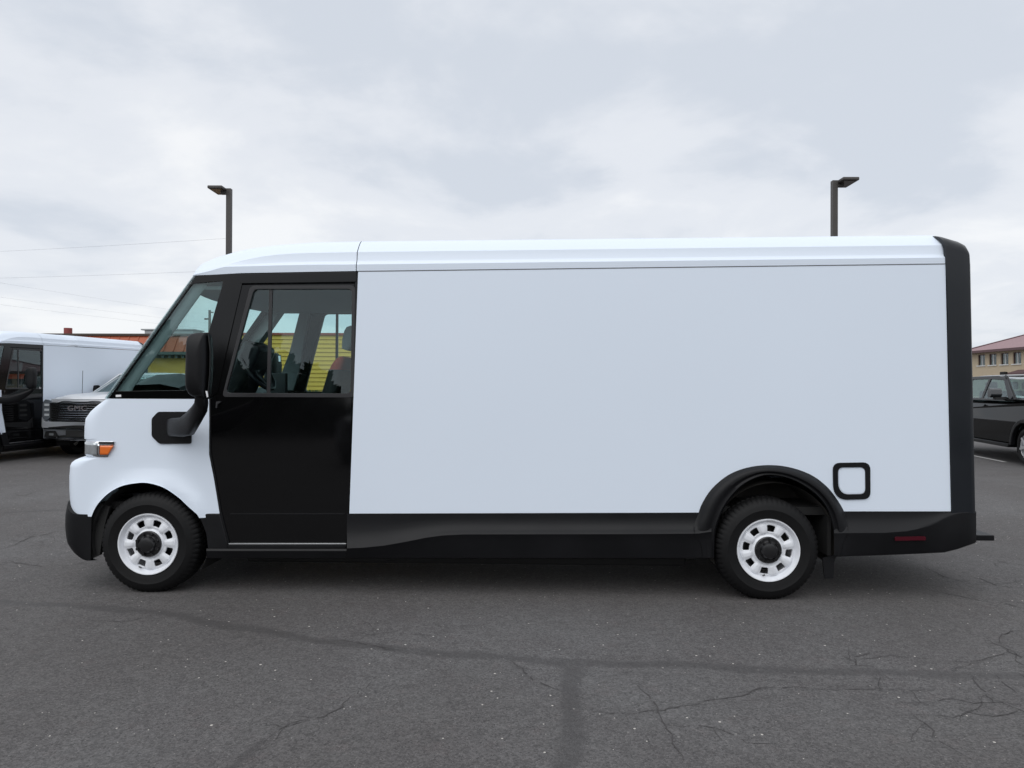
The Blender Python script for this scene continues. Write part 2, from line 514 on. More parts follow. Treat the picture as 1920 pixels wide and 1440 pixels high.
def seg_dist(poly, jit):
    d = np.full(px_.shape, 9.0)
    qx, qy = px_ + jx * jit, py_ + jy * jit
    w = [G(u, v) for u, v in poly]
    for a, b in zip(w[:-1], w[1:]):
        ax, ay, bx, by = a.x, a.y, b.x, b.y
        lo_x, hi_x, lo_y, hi_y = min(ax, bx) - .3, max(ax, bx) + .3, min(ay, by) - .3, max(ay, by) + .3
        idx = np.where((qx > lo_x) & (qx < hi_x) & (qy > lo_y) & (qy < hi_y))[0]
        if len(idx) == 0: continue
        L2 = (bx - ax) ** 2 + (by - ay) ** 2 + 1e-9
        tt = np.clip(((qx[idx] - ax) * (bx - ax) + (qy[idx] - ay) * (by - ay)) / L2, 0, 1)
        dd = np.hypot(qx[idx] - ax - tt * (bx - ax), qy[idx] - ay - tt * (by - ay))
        d[idx] = np.minimum(d[idx], dd)
    return d
for poly, hw, st in SEAMS:
    d = seg_dist(poly, 1.0)
    seal = np.maximum(seal, st * np.clip(1.35 - d / hw * 0.75, 0, 1))
for poly in CRACKS:
    d = seg_dist(poly, 1.5)
    crack = np.maximum(crack, np.clip(1.0 - d / 0.032, 0, 1))
verts = np.stack([px_, py_, np.zeros_like(px_)], 1)
ii = np.arange(nx * ny).reshape(ny, nx)
quads = np.stack([ii[:-1, :-1].ravel(), ii[:-1, 1:].ravel(), ii[1:, 1:].ravel(), ii[1:, :-1].ravel()], 1)
gm = bpy.data.meshes.new('ground')
gm.vertices.add(len(verts)); gm.vertices.foreach_set('co', verts.astype(np.float32).ravel())
gm.loops.add(quads.size); gm.loops.foreach_set('vertex_index', quads.astype(np.int32).ravel())
gm.polygons.add(len(quads)); gm.polygons.foreach_set('loop_start', np.arange(0, quads.size, 4, dtype=np.int32))
gm.update(calc_edges=True)
ca = gm.color_attributes.new('seal', 'FLOAT_COLOR', 'POINT')
cd = np.zeros((nx * ny, 4), dtype=np.float32); cd[:, 0] = seal; cd[:, 1] = crack; cd[:, 3] = 1
ca.data.foreach_set('color', cd.ravel())
gm.materials.append(asphalt())
ground = bpy.data.objects.new('ground', gm); COL.objects.link(ground)
tag(ground, 'grey weathered asphalt of the parking lot with dark sealed seams', kind='structure')

# ---- open cracks: thin jagged dark fissures
crk_mat = material('crack_shadow', (0.056, 0.052, 0.052), 0.95)
cv, cf = [], []
crng = random.Random(11)
def fissure(pts, wmax):
    fine = []
    for a, b in zip(pts[:-1], pts[1:]):
        n = max(1, int((b - a).length / 0.035))
        for k in range(n): fine.append(a.lerp(b, k / n))
    fine.append(pts[-1])
    prev = None
    wob = 0.0
    for i, p in enumerate(fine):
        d = fine[min(i + 1, len(fine) - 1)] - fine[max(i - 1, 0)]
        nn = Vector((-d.y, d.x, 0))
        if nn.length < 1e-6: continue
        nn.normalize()
        wob = wob * 0.8 + crng.gauss(0, 0.007)
        q = p + nn * wob
        tt = i / max(1, len(fine) - 1)
        w = wmax * (0.25 + 0.75 * math.sin(math.pi * min(1, max(0, tt)))) * crng.uniform(0.25, 1.15)
        cur = (q + nn * w / 2, q - nn * w / 2)
        if prev is not None and crng.random() > 0.12:
            k0 = len(cv)
            for v in (prev[0], cur[0], cur[1], prev[1]): cv.append((v.x, v.y, 0.0025))
            cf.append((k0, k0 + 1, k0 + 2, k0 + 3))
        prev = cur
def branch(p, ang, n, step, w, depth=0):
    pts = [p]
    for k in range(n):
        ang += crng.gauss(0, 0.45)
        p = p + Vector((math.cos(ang), math.sin(ang), 0)) * step * crng.uniform(.6, 1.3)
        pts.append(p)
        if depth < 2 and crng.random() < 0.28:
            branch(p, ang + crng.choice((-1, 1)) * crng.uniform(.7, 1.3), max(2, n // 2), step * .8, w * .7, depth + 1)
    fissure(pts, w)
for poly in CRACKS:
    pts = [G(u, v) for u, v in poly]
    far = (pts[0] - CAM).length
    fissure(pts, 0.005 + 0.0009 * far)
    if len(pts) > 2 and crng.random() < .6:
        q = pts[len(pts) // 2]
        branch(q, crng.uniform(0, 6.28), 5, .07, .006, 1)
for u, v, n, st in ((1840, 1060, 9, .22), (1780, 1115, 7, .16), (1890, 1150, 8, .18), (1730, 1090, 6, .18), (1880, 1000, 8, .3), (1870, 1290, 7, .12), (1700, 1330, 6, .10), (60, 945, 9, .35), (30, 1000, 9, .3), (95, 1040, 7, .2), (20, 900, 8, .4), (70, 1075, 6, .2), (1590, 1240, 5, .1), (640, 1195, 6, .12), (310, 1150, 5, .1), (1900, 930, 8, .4)):
    branch(G(u, v), crng.choice((0, math.pi)) + crng.gauss(0, .5), n, st, 0.006)
cracks = mesh_obj('crack', cv, cf, crk_mat, ground, fix=False)
tag(cracks, kind='stuff')

# ================================================================== DELIVERY VAN
YM = 1.07                                    # centre line of the van
van = empty('delivery_van', (0, YM, 0))
tag(van, 'large white step van with black door, nearest the camera, seen from its side', 'van', 'white delivery vans')
OFF = Vector((0, -YM, 0))
def settle(o, parent):
    """shift world-space vertices into the van's frame and hang the part on its parent"""
    o.data.transform(Matrix.Translation(OFF))
    o.parent = parent
    return o
def mirrored(o, parent=None):
    me = o.data.copy()
    me.transform(Matrix.Diagonal((1, -1, 1, 1)))
    me.flip_normals()
    c = o.copy(); c.data = me
    COL.objects.link(c)
    c.parent = parent or o.parent
    return c
def both(o, parent, parent2=None):
    settle(o, parent)
    return o, mirrored(o, parent2 or parent)

def side_plate(name, outer, holes, off, thick, mat, bw=0.004):
    """plate lying on the near body side, given by outline points measured on the photograph"""
    to2 = lambda uv: (lambda q: (q.x, q.z))(S(uv[0], uv[1], off))
    return plate(name, [to2(p) for p in outer], [[to2(p) for p in h] for h in holes],
                 lambda x, z, d: Vector((x, side_y(z) + off + d, z)), thick, mat, None, bw)

# ---- wheel arch outlines
front_arch = spline([(174, 965), (185, 945), (205, 925), (230, 911), (258, 905), (282, 904.5), (311, 913), (338, 931), (356, 948), (373, 963)], 5)
rear_arch = spline([(1310, 961), (1317, 943), (1335, 916), (1365, 891), (1400, 877), (1440, 872), (1480, 876), (1520, 890), (1550, 912), (1570, 937), (1582, 959)], 5)

# ---- cargo side
panel_outline = [(671.5, 509.3), (1772.5, 495.4), (1777, 700), (1783, 960)] + [tuple(p) for p in reversed(rear_arch)] + [(655, 963.5)]
pn = side_plate('side_panel', panel_outline, [], 0.0, 0.04, MAT['white'], 0)
both(pn, van)

# ---- roof: sections along the body, measured lines of the cornice
L_SEAM = [(362, 516.5), (400, 515), (452, 512), (560, 510), (668, 508), (1772, 494)]
L1 = [(362, 515), (395, 507), (419, 500), (459, 498.8), (518, 496.8), (597, 495.2), (667, 495), (1770, 482)]
L2 = [(362, 514), (395, 505), (419, 499), (459, 496.5), (498, 493.5), (558, 491), (667, 489.5), (1768, 477)]
L3 = [(362, 512), (395, 501), (425, 496), (459, 486.5), (488.5, 479.6), (518, 475.6), (558, 472.5), (667, 470.5), (1765, 457.5)]
L4 = [(362, 510), (367, 505), (380, 494.5), (409, 481.6), (459, 467.7), (518, 459), (597, 453.6), (667, 452), (1755, 440.5)]

def plan_arc(xa, ys, r, n=10, turn=R(72), nf=6):
    pts = []
    for k in range(n + 1):
        a = turn * k / n
        pts.append(Vector((xa - r * math.sin(a), ys + r * (1 - math.cos(a)), 0)))
    e = pts[-1]
    dy = YM - e.y
    Rf = dy / math.cos(turn)
    for k in range(1, nf + 1):
        a = turn + (R(90) - turn) * k / nf
        pts.append(Vector((e.x - Rf * (math.sin(a) - math.sin(turn)), e.y + Rf * (math.cos(turn) - math.cos(a)), 0)))
    return pts
def solve_xa(z, ys, r, u_target):
    """where the straight side must end so that the rounded corner's outline falls on u_target"""
    lo, hi = -5.0, 0.0
    for _ in range(40):
        mid = (lo + hi) / 2
        m = min(proj((p.x, p.y, z))[0] for p in plan_arc(mid, ys, r, 16))
        if m < u_target: lo = mid
        else: hi = mid
    return (lo + hi) / 2
def level_z(v, u, y=0.12):
    return P(u, v, y).z

z_top0 = S(362, 516.5).z
RG = 0.05
xa_roof = solve_xa(z_top0, side_y(z_top0), RG, 361)
arc_roof = plan_arc(xa_roof, side_y(z_top0), RG, 14)
x_front_roof = arc_roof[-1].x
def lx(L, dy, front):
    pts = [S(u, v, dy) for u, v in L]
    pts = [(p.x, p.z) for p in pts if p.x > x_front_roof + 0.02]
    return [(x_front_roof, front)] + pts
Z_SEAM = lx(L_SEAM, 0.0, z_top0)
Z1 = lx(L1, 0.0, z_top0 + 0.003)
Z2 = lx(L2, 0.016, z_top0 + 0.006)
Z3 = lx(L3, 0.03, z_top0 + 0.010)
Z4 = lx(L4, 0.17, z_top0 + 0.016)
def roof_row(x):
    a, b, c, d, e_ = (interp(x, Z) for Z in (Z_SEAM, Z1, Z2, Z3, Z4))
    b = max(b, a + .001); c = max(c, b + .001); d = max(d, c + .001); e_ = max(e_, d + .002)
    ys = side_y(a)
    if x < xa_roof:
        xs = [p.x for p in arc_roof][::-1]; yy = [p.y for p in arc_roof][::-1]
        yo = float(np.interp(x, xs, yy))
    else:
        yo = ys
    f = max(0.004, (YM - yo) / (YM - ys))
    k = min(1.0, max(0.0, (c - b) / 0.02))          # cornice ledge fades out on the brow
    yb = side_y(b) - 0.002
    yc = side_y(c) + 0.018 * k
    yd = side_y(d) + 0.018 * k + 0.012
    pr = [(ys, a), (yb, b - 0.004 * k), (yb + 0.006 * k, b + 0.001), (yc, c - 0.001), (yc + 0.002, c + 0.004 * k), (yd - 0.003, d - 0.010 * k), (yd + 0.006, d)]
    for t in (0.12, 0.25, 0.4, 0.55, 0.7, 0.85, 1.0):
        pr.append((yd + 0.006 + 0.16 * t, d + (e_ - d) * math.sin(t * math.pi / 2)))
    y4 = yd + 0.166
    for t in (0.2, 0.45, 0.7, 1.0):
        pr.append((y4 + (YM - y4) * t, e_ + 0.03 * (1 - (1 - t) ** 2) * min(1, (e_ - z_top0) / 0.15)))
    row = [Vector((x, YM - (YM - y) * f, z)) for y, z in pr]
    return row + [Vector((p.x, 2 * YM - p.y, p.z)) for p in reversed(row[:-1])]
x_b = S(668, 508).x
xs_cap = sorted(set([x_front_roof + d for d in (0, .004, .012, .025, .045, .07, .10, .13, .16, .19, .23, .27, .31, .36, .42, .48, .55, .63, .72, .82, .95, 1.1)] + [x_b - 0.003]))
xs_cap = [x for x in xs_cap if x <= x_b - 0.002]
cap = grid('roof_cap', [roof_row(x) for x in xs_cap], MAT['white'], None, 32)
settle(cap, van)
x_r = S(1771.5, 480).x
roof = grid('roof', [roof_row(x_b + 0.003 + (x_r - x_b) * t) for t in np.linspace(0, 1, 14)], MAT['white'], None, 32)
settle(roof, van)

MAT['seam'] = material('seam_sealant', (0.10, 0.105, 0.115), 0.8)
both(side_plate('roof_seam', [(671.5, 507.9), (1772, 494.0), (1772, 495.6), (671.5, 509.5)], [], -0.0015, 0.008, MAT['seam'], 0), van)

# ---- windscreen, quarter glass, pillars
Z_GB = S(203, 747).z                                     # glass base
def sil_u(z):                                            # outline of the glass corner
    return interp(z, [(Z_GB - .02, 194), (Z_GB, 196), (z_top0, 361)])
glv = np.linspace(Z_GB, z_top0, 9)
GX_A = [(z, solve_xa(z, side_y(z) + 0.004, RG, sil_u(z))) for z in glv]
def xa_glass(z): return interp(z, GX_A)
def glass_curve(z, inset=0.0, n=12):
    return [Vector((p.x, p.y, z)) for p in plan_arc(xa_glass(z), side_y(z) + 0.004 + inset, RG - inset, n)]
rows = []
for z in glv:
    h = glass_curve(z)
    rows.append(h + [Vector((p.x, 2 * YM - p.y, p.z)) for p in reversed(h[:-1])])
nh = len(rows[0])
ws = grid('windscreen', rows, MAT['cab_glass'], None, 60, thick=0.005)
settle(ws, van)
# black edge band of the windscreen
bands = []
for z0, z1 in ((glv[0], glv[0] + 0.045), (glv[-1] - 0.055, glv[-1])):
    rws = []
    for z in (z0, z1):
        h = glass_curve(z, 0.007)
        rws.append(h + [Vector((p.x, 2 * YM - p.y, p.z)) for p in reversed(h[:-1])])
    settle(grid('windscreen_edge_band', rws, MAT['gloss_black'], None, 60), van)

rws = []
for z in glv:
    h = plan_arc(xa_glass(z), side_y(z) + 0.010, RG - 0.006, 12)
    rws.append([Vector((p.x, p.y, z)) for p in h[2:14]])
both(grid('windscreen_edge_band', rws, MAT['gloss_black'], None, 60), van)

# quarter glass surround in the body side plane
zs = np.linspace(Z_GB, z_top0, 6)
def sx(u, v): q = S(u, v, 0.0); return (q.x, q.z)
q_left = [(xa_glass(z) + 0.004, z) for z in zs]
q_outer = q_left + [sx(458, 513.1), sx(407, 735), sx(393.5, 746.5)]
hole_q = rounded([sx(364, 528), sx(419, 526.5), sx(384, 640), sx(350, 731.5), sx(216, 733.5)], 0.02)
# keep the left edge of the opening a constant strip behind the glass edge
zq0, zq1 = hole_q[0][1], sx(216, 733.5)[1]
hole_q = rounded([(xa_glass(zq0) + 0.016, zq0), sx(419, 526.5), sx(386, 640), sx(351, 731.5), (xa_glass(zq1) + 0.018, zq1)], 0.02)
smap = lambda off: (lambda x, z, d: Vector((x, side_y(z) + off + d, z)))
qf = plate('quarter_frame', q_outer, [hole_q], smap(0.0), 0.022, MAT['gloss_black'], None, 0.002)
qn, qfar = both(qf, van)
qg = plate('quarter_pane', hole_q, [], smap(0.006), 0.005, MAT['cab_glass'], None)
both(qg, qn, qfar)
st = side_plate('sticker', [(217, 740.3), (227, 740.0), (227, 744), (217, 744.3)], [], -0.003, 0.002, MAT['sticker'], 0)
settle(st, qn)

# A pillar: grey inner post behind the quarter glass
for nm in ('a_pillar',):
    rws = []
    for z in np.linspace(Z_GB - 0.05, z_top0 - 0.01, 8):
        x0 = xa_glass(z) - 0.015; y0 = side_y(z) + 0.034
        w, dp = 0.125, 0.085
        rws.append([Vector(q) for q in ((x0, y0, z), (x0 + w * .8, y0, z), (x0 + w, y0 + .02, z), (x0 + w * .75, y0 + dp, z), (x0 - .04, y0 + dp * .75, z), (x0, y0, z))])
    o = grid(nm, rws, MAT['pillar'], None, 50)
    both(o, van)

# ---- header above the door, door, B pillar
hd = side_plate('door_header', [(454, 513.3), (668.5, 509.3), (668.2, 528.5), (449.5, 531.5)], [], -0.001, 0.05, MAT['gloss_black'], 0.003)
both(hd, van)
door_out = [(452.5, 534.5), (664.5, 532), (655.2, 962), (648.5, 1018.5), (429, 1018.5), (414, 961), (403.5, 897), (395, 852), (394, 754), (402, 737)]
win = rounded([(472.5, 539), (663, 538.5), (660.5, 741), (419.5, 740)], 9, 4)
dr = side_plate('door', door_out, [win], 0.008, 0.045, MAT['gloss_black'], 0.004)
dn, dfar = both(dr, van)
cx_, cy_ = 558, 640
win_in = [(u + (3.2 if u < cx_ else -3.2), v + (3.2 if v < cy_ else -3.2)) for u, v in win]
win_out = [(u + (-3.5 if u < cx_ else 3.0), v + (-3.5 if v < cy_ else 4.5)) for u, v in win]
gk = side_plate('window_seal', win_out, [win_in], 0.001, 0.03, MAT['gasket'], 0.003)
both(gk, dn, dfar)
pane = side_plate('window_pane', win, [], 0.020, 0.005, MAT['cab_glass'], 0)
both(pane, dn, dfar)
dv = side_plate('window_divider', [(504.5, 539), (510.5, 539), (506.5, 741), (499.5, 741)], [], 0.012, 0.02, MAT['gasket'], 0.002)
both(dv, dn, dfar)
gr = side_plate('door_groove', [(431, 962.3), (646, 962.3), (646, 964.6), (431.5, 964.6)], [], 0.0055, 0.004, MAT['trim'], 0.001)
both(gr, dn, dfar)
hdl = side_plate('door_handle', rounded([(405, 753), (413, 752), (413, 755), (408, 757), (406.5, 765), (404, 765)], 1.2), [], -0.012, 0.03, MAT['gasket'], 0.003)
both(hdl, dn, dfar)
# pale return edges around the door opening
bp_ = side_plate('b_pillar', [(665.3, 532), (671, 508.8), (663, 735), (654.8, 963.8), (652.2, 963.8), (656, 940)], [], 0.004, 0.045, MAT['gloss_black'], 0.002)
both(bp_, van)
edge = side_plate('door_front_edge', [(392.3, 747), (394.6, 747), (395.6, 851), (404.5, 897), (414.8, 961), (430, 1019), (426, 1019), (411.5, 963), (400.8, 897), (391.8, 852)], [], -0.002, 0.04, MAT['trim'], 0.002)
both(edge, van)
sill = side_plate('door_sill', [(428, 1018.8), (649, 1018.8), (649, 1021.2), (429, 1021.6)], [], -0.014, 0.05, MAT['alu'], 0.002)
both(sill, van)
sill2 = side_plate('door_step', [(427, 1021.8), (650, 1021.4), (648, 1028), (426, 1029)], [], -0.012, 0.05, MAT['trim'], 0.004)
both(sill2, van)

# ---- nose: white panels around the corner, with the lamp recess
NZ = [  # (row in the photo, outline column, corner radius)
    (747.5, 200, .07), (756, 188, .10), (764, 178, .13), (772, 169.5, .16), (785, 160.5, .19), (800, 158.5, .19), (818, 158, .19), (822.5, 158.2, .19),
    (824.0, 161.5, .19), (856.0, 162.0, .19), (857.2, 158, .19), (859, 149, .185), (862.5, 140.5, .18), (867, 134.5, .175), (873, 131.5, .17), (891, 130, .165), (915, 130, .16), (933, 131, .155), (950, 133, .15), (957, 134.5, .15), (963.5, 138, .15)]
NL = []
for v, u, r in NZ:
    z = P(u, v, 0.16).z
    ys = side_y(z)
    NL.append((z, solve_xa(z, ys, r, u), r, v))
NL.sort()
nl_z = [a[0] for a in NL]; nl_x = [a[1] for a in NL]; nl_r = [a[2] for a in NL]
def nose_curve(z, ins=0.0, n=12, nf=6):
    xa = float(np.interp(z, nl_z, nl_x)); r = float(np.interp(z, nl_z, nl_r))
    return xa, plan_arc(xa, side_y(z) + ins, max(0.03, r - ins), n, nf=nf)
fa = [(S(u, v).x, S(u, v).z) for u, v in front_arch]
arch_c = S(283, 1012)
def arch_z(x):
    if x < fa[0][0] or x > fa[-1][0]: return None
    return interp(x, fa)
door_edge = [(S(u, v).z, S(u, v).x) for u, v in ((413.5, 963), (402.5, 897), (393, 852), (392, 746))]
z_lo, z_hi = NL[0][0], S(200, 747.5).z
zrows = sorted(set([z for z in nl_z if z <= z_hi] + list(np.linspace(z_lo, z_hi, 16)) + [z_hi]))
zrows = [z for i, z in enumerate(zrows) if i == 0 or z - zrows[i - 1] > 0.0015]
x_lampend = S(218, 840).x
def nose_row(z):
    xa, arc = nose_curve(z)
    xd = interp(z, door_edge)
    row = []
    for k in range(64):
        t = k / 63
        x = xd + (xa - xd) * t
        row.append([x, side_y(z), z])
    for p in arc[1:]: row.append([p.x, p.y, z])
    return row
rows = [nose_row(z) for z in zrows]
ncol = len(rows[0])
rows2 = []
for r_ in rows:
    nr_ = []
    for k, (x, y, z) in enumerate(r_):
        az = arch_z(x) if y < 0.12 else None
        zz_ = z if az is None else max(z, az)
        # wheel-arch lip stands proud
        d = math.hypot(x - arch_c.x, zz_ - arch_c.z)
        lip = 0.030 * math.exp(-max(0, d - 0.43) ** 2 / (2 * 0.055 ** 2)) if (x > fa[0][0] - 0.25 and zz_ > arch_c.z) else 0
        if x < fa[0][0]: lip *= max(0, 1 - (fa[0][0] - x) / 0.12)
        if x > fa[-1][0]: lip *= max(0, 1 - (x - fa[-1][0]) / 0.10)
        nr_.append(Vector((x, y - lip, zz_)))
    rows2.append(nr_)
full = [r_ + [Vector((p.x, 2 * YM - p.y, p.z)) for p in reversed(r_[:-1])] for r_ in rows2]
nose = grid('nose_panel', full, MAT['white'], None, 28)
settle(nose, van)
# seam in the hood corner
# ---- head lamp set in the recess
zl0, zl1 = P(190, 855.3, 0.14).z, P(190, 826.2, 0.14).z
def lamp_strip(name, u0, u1, z0, z1, off, mat, slope=0.0, n=14):
    """strip of the nose corner between two outline columns"""
    rws = []
    for z in np.linspace(z0, z1, 6):
        xa, arc = nose_curve(zl0 + (zl1 - zl0) * 0.5, -off, 18, 16)
        cand = [Vector((x, side_y(z) - off, 0)) for x in np.linspace(S(260, 840).x, xa, 40)[:-1]] + arc
        us_ = [proj((p.x, p.y, z))[0] for p in cand]
        kmin = int(np.argmin(us_))
        ss = [0]
        for a, b in zip(cand[:-1], cand[1:]): ss.append(ss[-1] + (b - a).length)
        def s_of(u):
            return float(np.interp(-u, [-q for q in us_[:kmin + 1]], ss[:kmin + 1]))
        a_ = s_of(u0 + slope * (z1 - z) / (z1 - z0)) if u0 is not None else ss[-1]
        b_ = s_of(u1) if not isinstance(u1, str) else ss[kmin] + float(u1)
        rw = []
        for k in range(n + 1):
            s_ = a_ + (b_ - a_) * k / n
            x = float(np.interp(s_, ss, [p.x for p in cand])); y = float(np.interp(s_, ss, [p.y for p in cand]))
            rw.append(Vector((x, y, z)))
        rws.append(rw)
    o = grid(name, rws, mat, None, 50, thick=0.012)
    return o
zh = zl1 - zl0
lamp = lamp_strip('headlamp', 216, '0.30', zl0, zl1, 0.004, MAT['chrome'], -14)
ln_, lf_ = both(lamp, van)
def sub(o): both(o, ln_, lf_)
sub(lamp_strip('turn_signal_lens', 214, 189, zl0 + zh * .16, zl1 - zh * .26, 0.010, MAT['amber'], -11))
sub(lamp_strip('lamp_lens', 181, '0.26', zl0 + zh * .10, zl1 - zh * .10, 0.011, MAT['clear_lens']))
sub(lamp_strip('lamp_housing', 187, 182, zl0 + zh * .14, zl1 - zh * .30, 0.009, MAT['dark']))
sub(lamp_strip('lamp_reflector', 186, 183, zl0 + zh * .12, zl1 - zh * .16, 0.0125, MAT['chrome']))
sub(lamp_strip('lamp_top_shade', 214, 186, zl1 - zh * .15, zl1 - zh * .02, 0.009, MAT['dark']))  # dark strip: shade line under the recess edge, put in as colour

lc = P(173, 845, 0.235)
pj = tube('projector', [lc + Vector((-.012, -.020, 0)), lc + Vector((.02, .03, 0))], [.026, .030], MAT['chrome'], None, 20)
settle(pj, ln_)

# ---- front bumper
BZ = [(936, 128.5, .15), (945, 126, .15), (962, 122.5, .16), (980, 122, .165), (993, 122.6, .165), (1005, 124, .165), (1016, 126.5, .16), (1053, 150, .15)]
BL = []
for v, u, r in BZ:
    z = P(u, v, 0.16).z
    BL.append((z, solve_xa(z, side_y(z) - 0.004, r, u), r))
BL.sort()
z_bs, z_bf = S(168, 1051).z, P(126, 1017, .2).z
z_ts, z_tf = S(172, 964.5).z, P(128, 937, .2).z
rows = []
NROW = 10
cols = 34
for k in range(NROW + 1):
    t = k / NROW
    row = []
    nside, narc, nfr = 6, 12, 8
    for j in range(nside + narc + nfr + 1):
        if j <= nside: f = 0
        else: f = min(1, (j - nside) / narc)
        fs = f * f * (3 - 2 * f)
        zb = z_bs + (z_bf - z_bs) * fs
        zt = z_ts + (z_tf - z_ts) * fs
        z = zb + (zt - zb) * t
        xa = interp(z, [(b[0], b[1]) for b in BL]); r = interp(z, [(b[0], b[2]) for b in BL])
        ys = side_y(z) - 0.004
        if j < nside:
            x0 = S(171.5, 1000).x
            q = Vector((x0 + (xa - x0) * j / nside, ys, z))
        else:
            arc = plan_arc(xa, ys, r, narc, nf=nfr)
            p = arc[min(len(arc) - 1, j - nside)]
            q = Vector((p.x, p.y, z))
        row.append(q)
    # bottom lip turns inward
    rows.append(row)
lip = [Vector((p.x + 0.05, p.y + 0.05, p.z - 0.004)) for p in rows[0]]
top = [Vector((p.x + 0.02, p.y + 0.012, p.z + 0.002)) for p in rows[-1]]
rows = [lip] + rows + [top]
full = [r_ + [Vector((p.x, 2 * YM - p.y, p.z)) for p in reversed(r_[:-1])] for r_ in rows]
settle(grid('front_bumper', full, MAT['trim'], None, 35), van)

both(side_plate('wheel_liner', [(169, 961), (186, 944), (206, 950), (196, 985), (190, 1020), (187, 1041), (169, 1049)], [], 0.03, 0.03, MAT['dark'], 0), van)
# ---- dark sill between the front wheel and the door
o = side_plate('front_sill', [(371.5, 963.3), (411.8, 963.3), (427, 1021), (427, 1029), (389, 1029), (386, 1000)], [], -0.010, 0.05, MAT['trim'], 0.006)
both(o, van)

# ---- rocker cladding: grids of (u, v) rows pushed in and out
def cladding(name, us, profile, mat=MAT['trim']):
    """profile(u) -> list of (v, offset)"""
    rows = []
    prs = [profile(u) for u in us]
    for k in range(len(prs[0])):
        rows.append([S(u, prs[i][k][0], prs[i][k][1]) for i, u in enumerate(us)])
    o = grid(name, rows, mat, None, 45)
    both(o, van)
    return o
CREASE = [(640, 1028.5), (680, 1027), (720, 1023), (760, 1016), (800, 1008), (830, 1004), (870, 1002), (1200, 1001.5), (1310, 1000.5), (1330, 997)]
def prof_mid(u):
    c = interp(u, CREASE)
    t = 963.0 + (961.2 - 963.0) * (u - 650) / 660
    h = c - t
    q = max(0, min(1, (u - 1270) / 40))
    return [(t - 0.5, 0.035), (t, -0.006), (t + h * .25, -0.005), (t + h * .5, -0.010), (t + h * .70, -0.022), (t + h * .86, -0.040), (c - 2, -0.056), (c, -0.060), (c + 2, -0.056), (c + (1046 - c) * .35, -0.046 - .006 * q), (c + (1046 - c) * .8, -0.030 - .020 * q), (1046, -0.022 - .026 * q), (1047, 0.10)]
us_mid = sorted([650.5, 660, 670] + list(range(680, 880, 10)) + [900, 960, 1020, 1100, 1180, 1240, 1280, 1300, 1312, 1324, 1334])
cladding('rocker_cladding', us_mid, prof_mid)
def prof_low(u):
    t = 1029.0 if u < 655 else 1029
    return [(t - 1, 0.03), (t, -0.030), (1033, -0.040), (1040, -0.030), (1046, -0.022), (1047, 0.10)]
cladding('lower_rocker', [387, 392, 400, 450, 550, 640, 649.8], prof_low)

CR2 = [(1560, 1000), (1590, 999.5), (1660, 999), (1700, 996), (1730, 990), (1755, 980), (1775, 969), (1800, 962), (1830, 961)]
BOT2 = [(1560, 1043), (1640, 1040.5), (1720, 1037.5), (1770, 1035), (1795, 1029), (1815, 1022), (1826, 1018.5), (1831, 1015)]
def prof_rear(u):
    c = interp(u, CR2); b = interp(u, BOT2); t = 958.8
    dep = max(0, min(1, (1790 - u) / 80.0))
    q = max(0, min(1, (1640 - u) / 50))
    inn = max(0, (u - 1812) / 18.0) ** 2 * 0.03
    h = c - t
    return [(t - 0.5, 0.035), (t, -0.004 + inn), (t + h * .3, -0.004 + inn), (t + h * .6, -0.012 - .006 * dep + inn), (t + h * .85, -0.014 - 0.026 * dep + inn), (c, -0.014 - 0.042 * dep + inn), (c + 2.5, -0.014 - 0.040 * dep + inn),
            (c + (b - c) * .4, -0.014 - .02 * dep - .018 * q + inn), (c + (b - c) * .85, -0.012 - .038 * q + inn), (b, -.045 * q + inn), (b + 1, 0.10 + inn)]
cladding('rear_cladding', [1564, 1572, 1582, 1600, 1640, 1660, 1680, 1700, 1720, 1740, 1755, 1770, 1782, 1795, 1805, 1815, 1822, 1827, 1830.5], prof_rear)
mk = side_plate('side_marker_lamp', rounded([(1678, 1006.5), (1736, 1006), (1736, 1013.5), (1678, 1014)], 2), [], -0.048, 0.04, MAT['red_lens'], 0.003)
both(mk, van)

# ---- rear arch trim
inner = spline([(1339, 1046), (1340, 1010), (1344, 985), (1360, 947), (1390, 912), (1427, 893), (1460, 892.5), (1493, 903), (1527, 925), (1549, 951), (1560, 980), (1565, 1010), (1568, 1043)], 6)
outer_ = spline([(1318, 1046), (1314, 1020), (1303, 1003), (1301, 985), (1309.5, 963), (1317, 943), (1335, 916), (1365, 891), (1400, 877), (1440, 872), (1480, 876), (1520, 890), (1550, 912), (1570, 937), (1583, 960), (1590, 985), (1589, 1003), (1581, 1020), (1577, 1042)], 6)
n_ = 64
def res2(pts, n):
    pts = [Vector((p[0], p[1], 0)) for p in pts]
    ds = [0]
    for a, b in zip(pts[:-1], pts[1:]): ds.append(ds[-1] + (b - a).length)
    return [(float(np.interp(ds[-1] * k / (n - 1), ds, [p.x for p in pts])), float(np.interp(ds[-1] * k / (n - 1), ds, [p.y for p in pts]))) for k in range(n)]
ro, ri = res2(outer_, n_), res2(inner, n_)
def clad_off(u, v):
    if v < 961.5: return -0.004
    pr = prof_mid(u) if u < 1450 else prof_rear(u)
    return float(np.interp(v, [q[0] for q in pr[1:-1]], [q[1] for q in pr[1:-1]])) - 0.003
rows = []
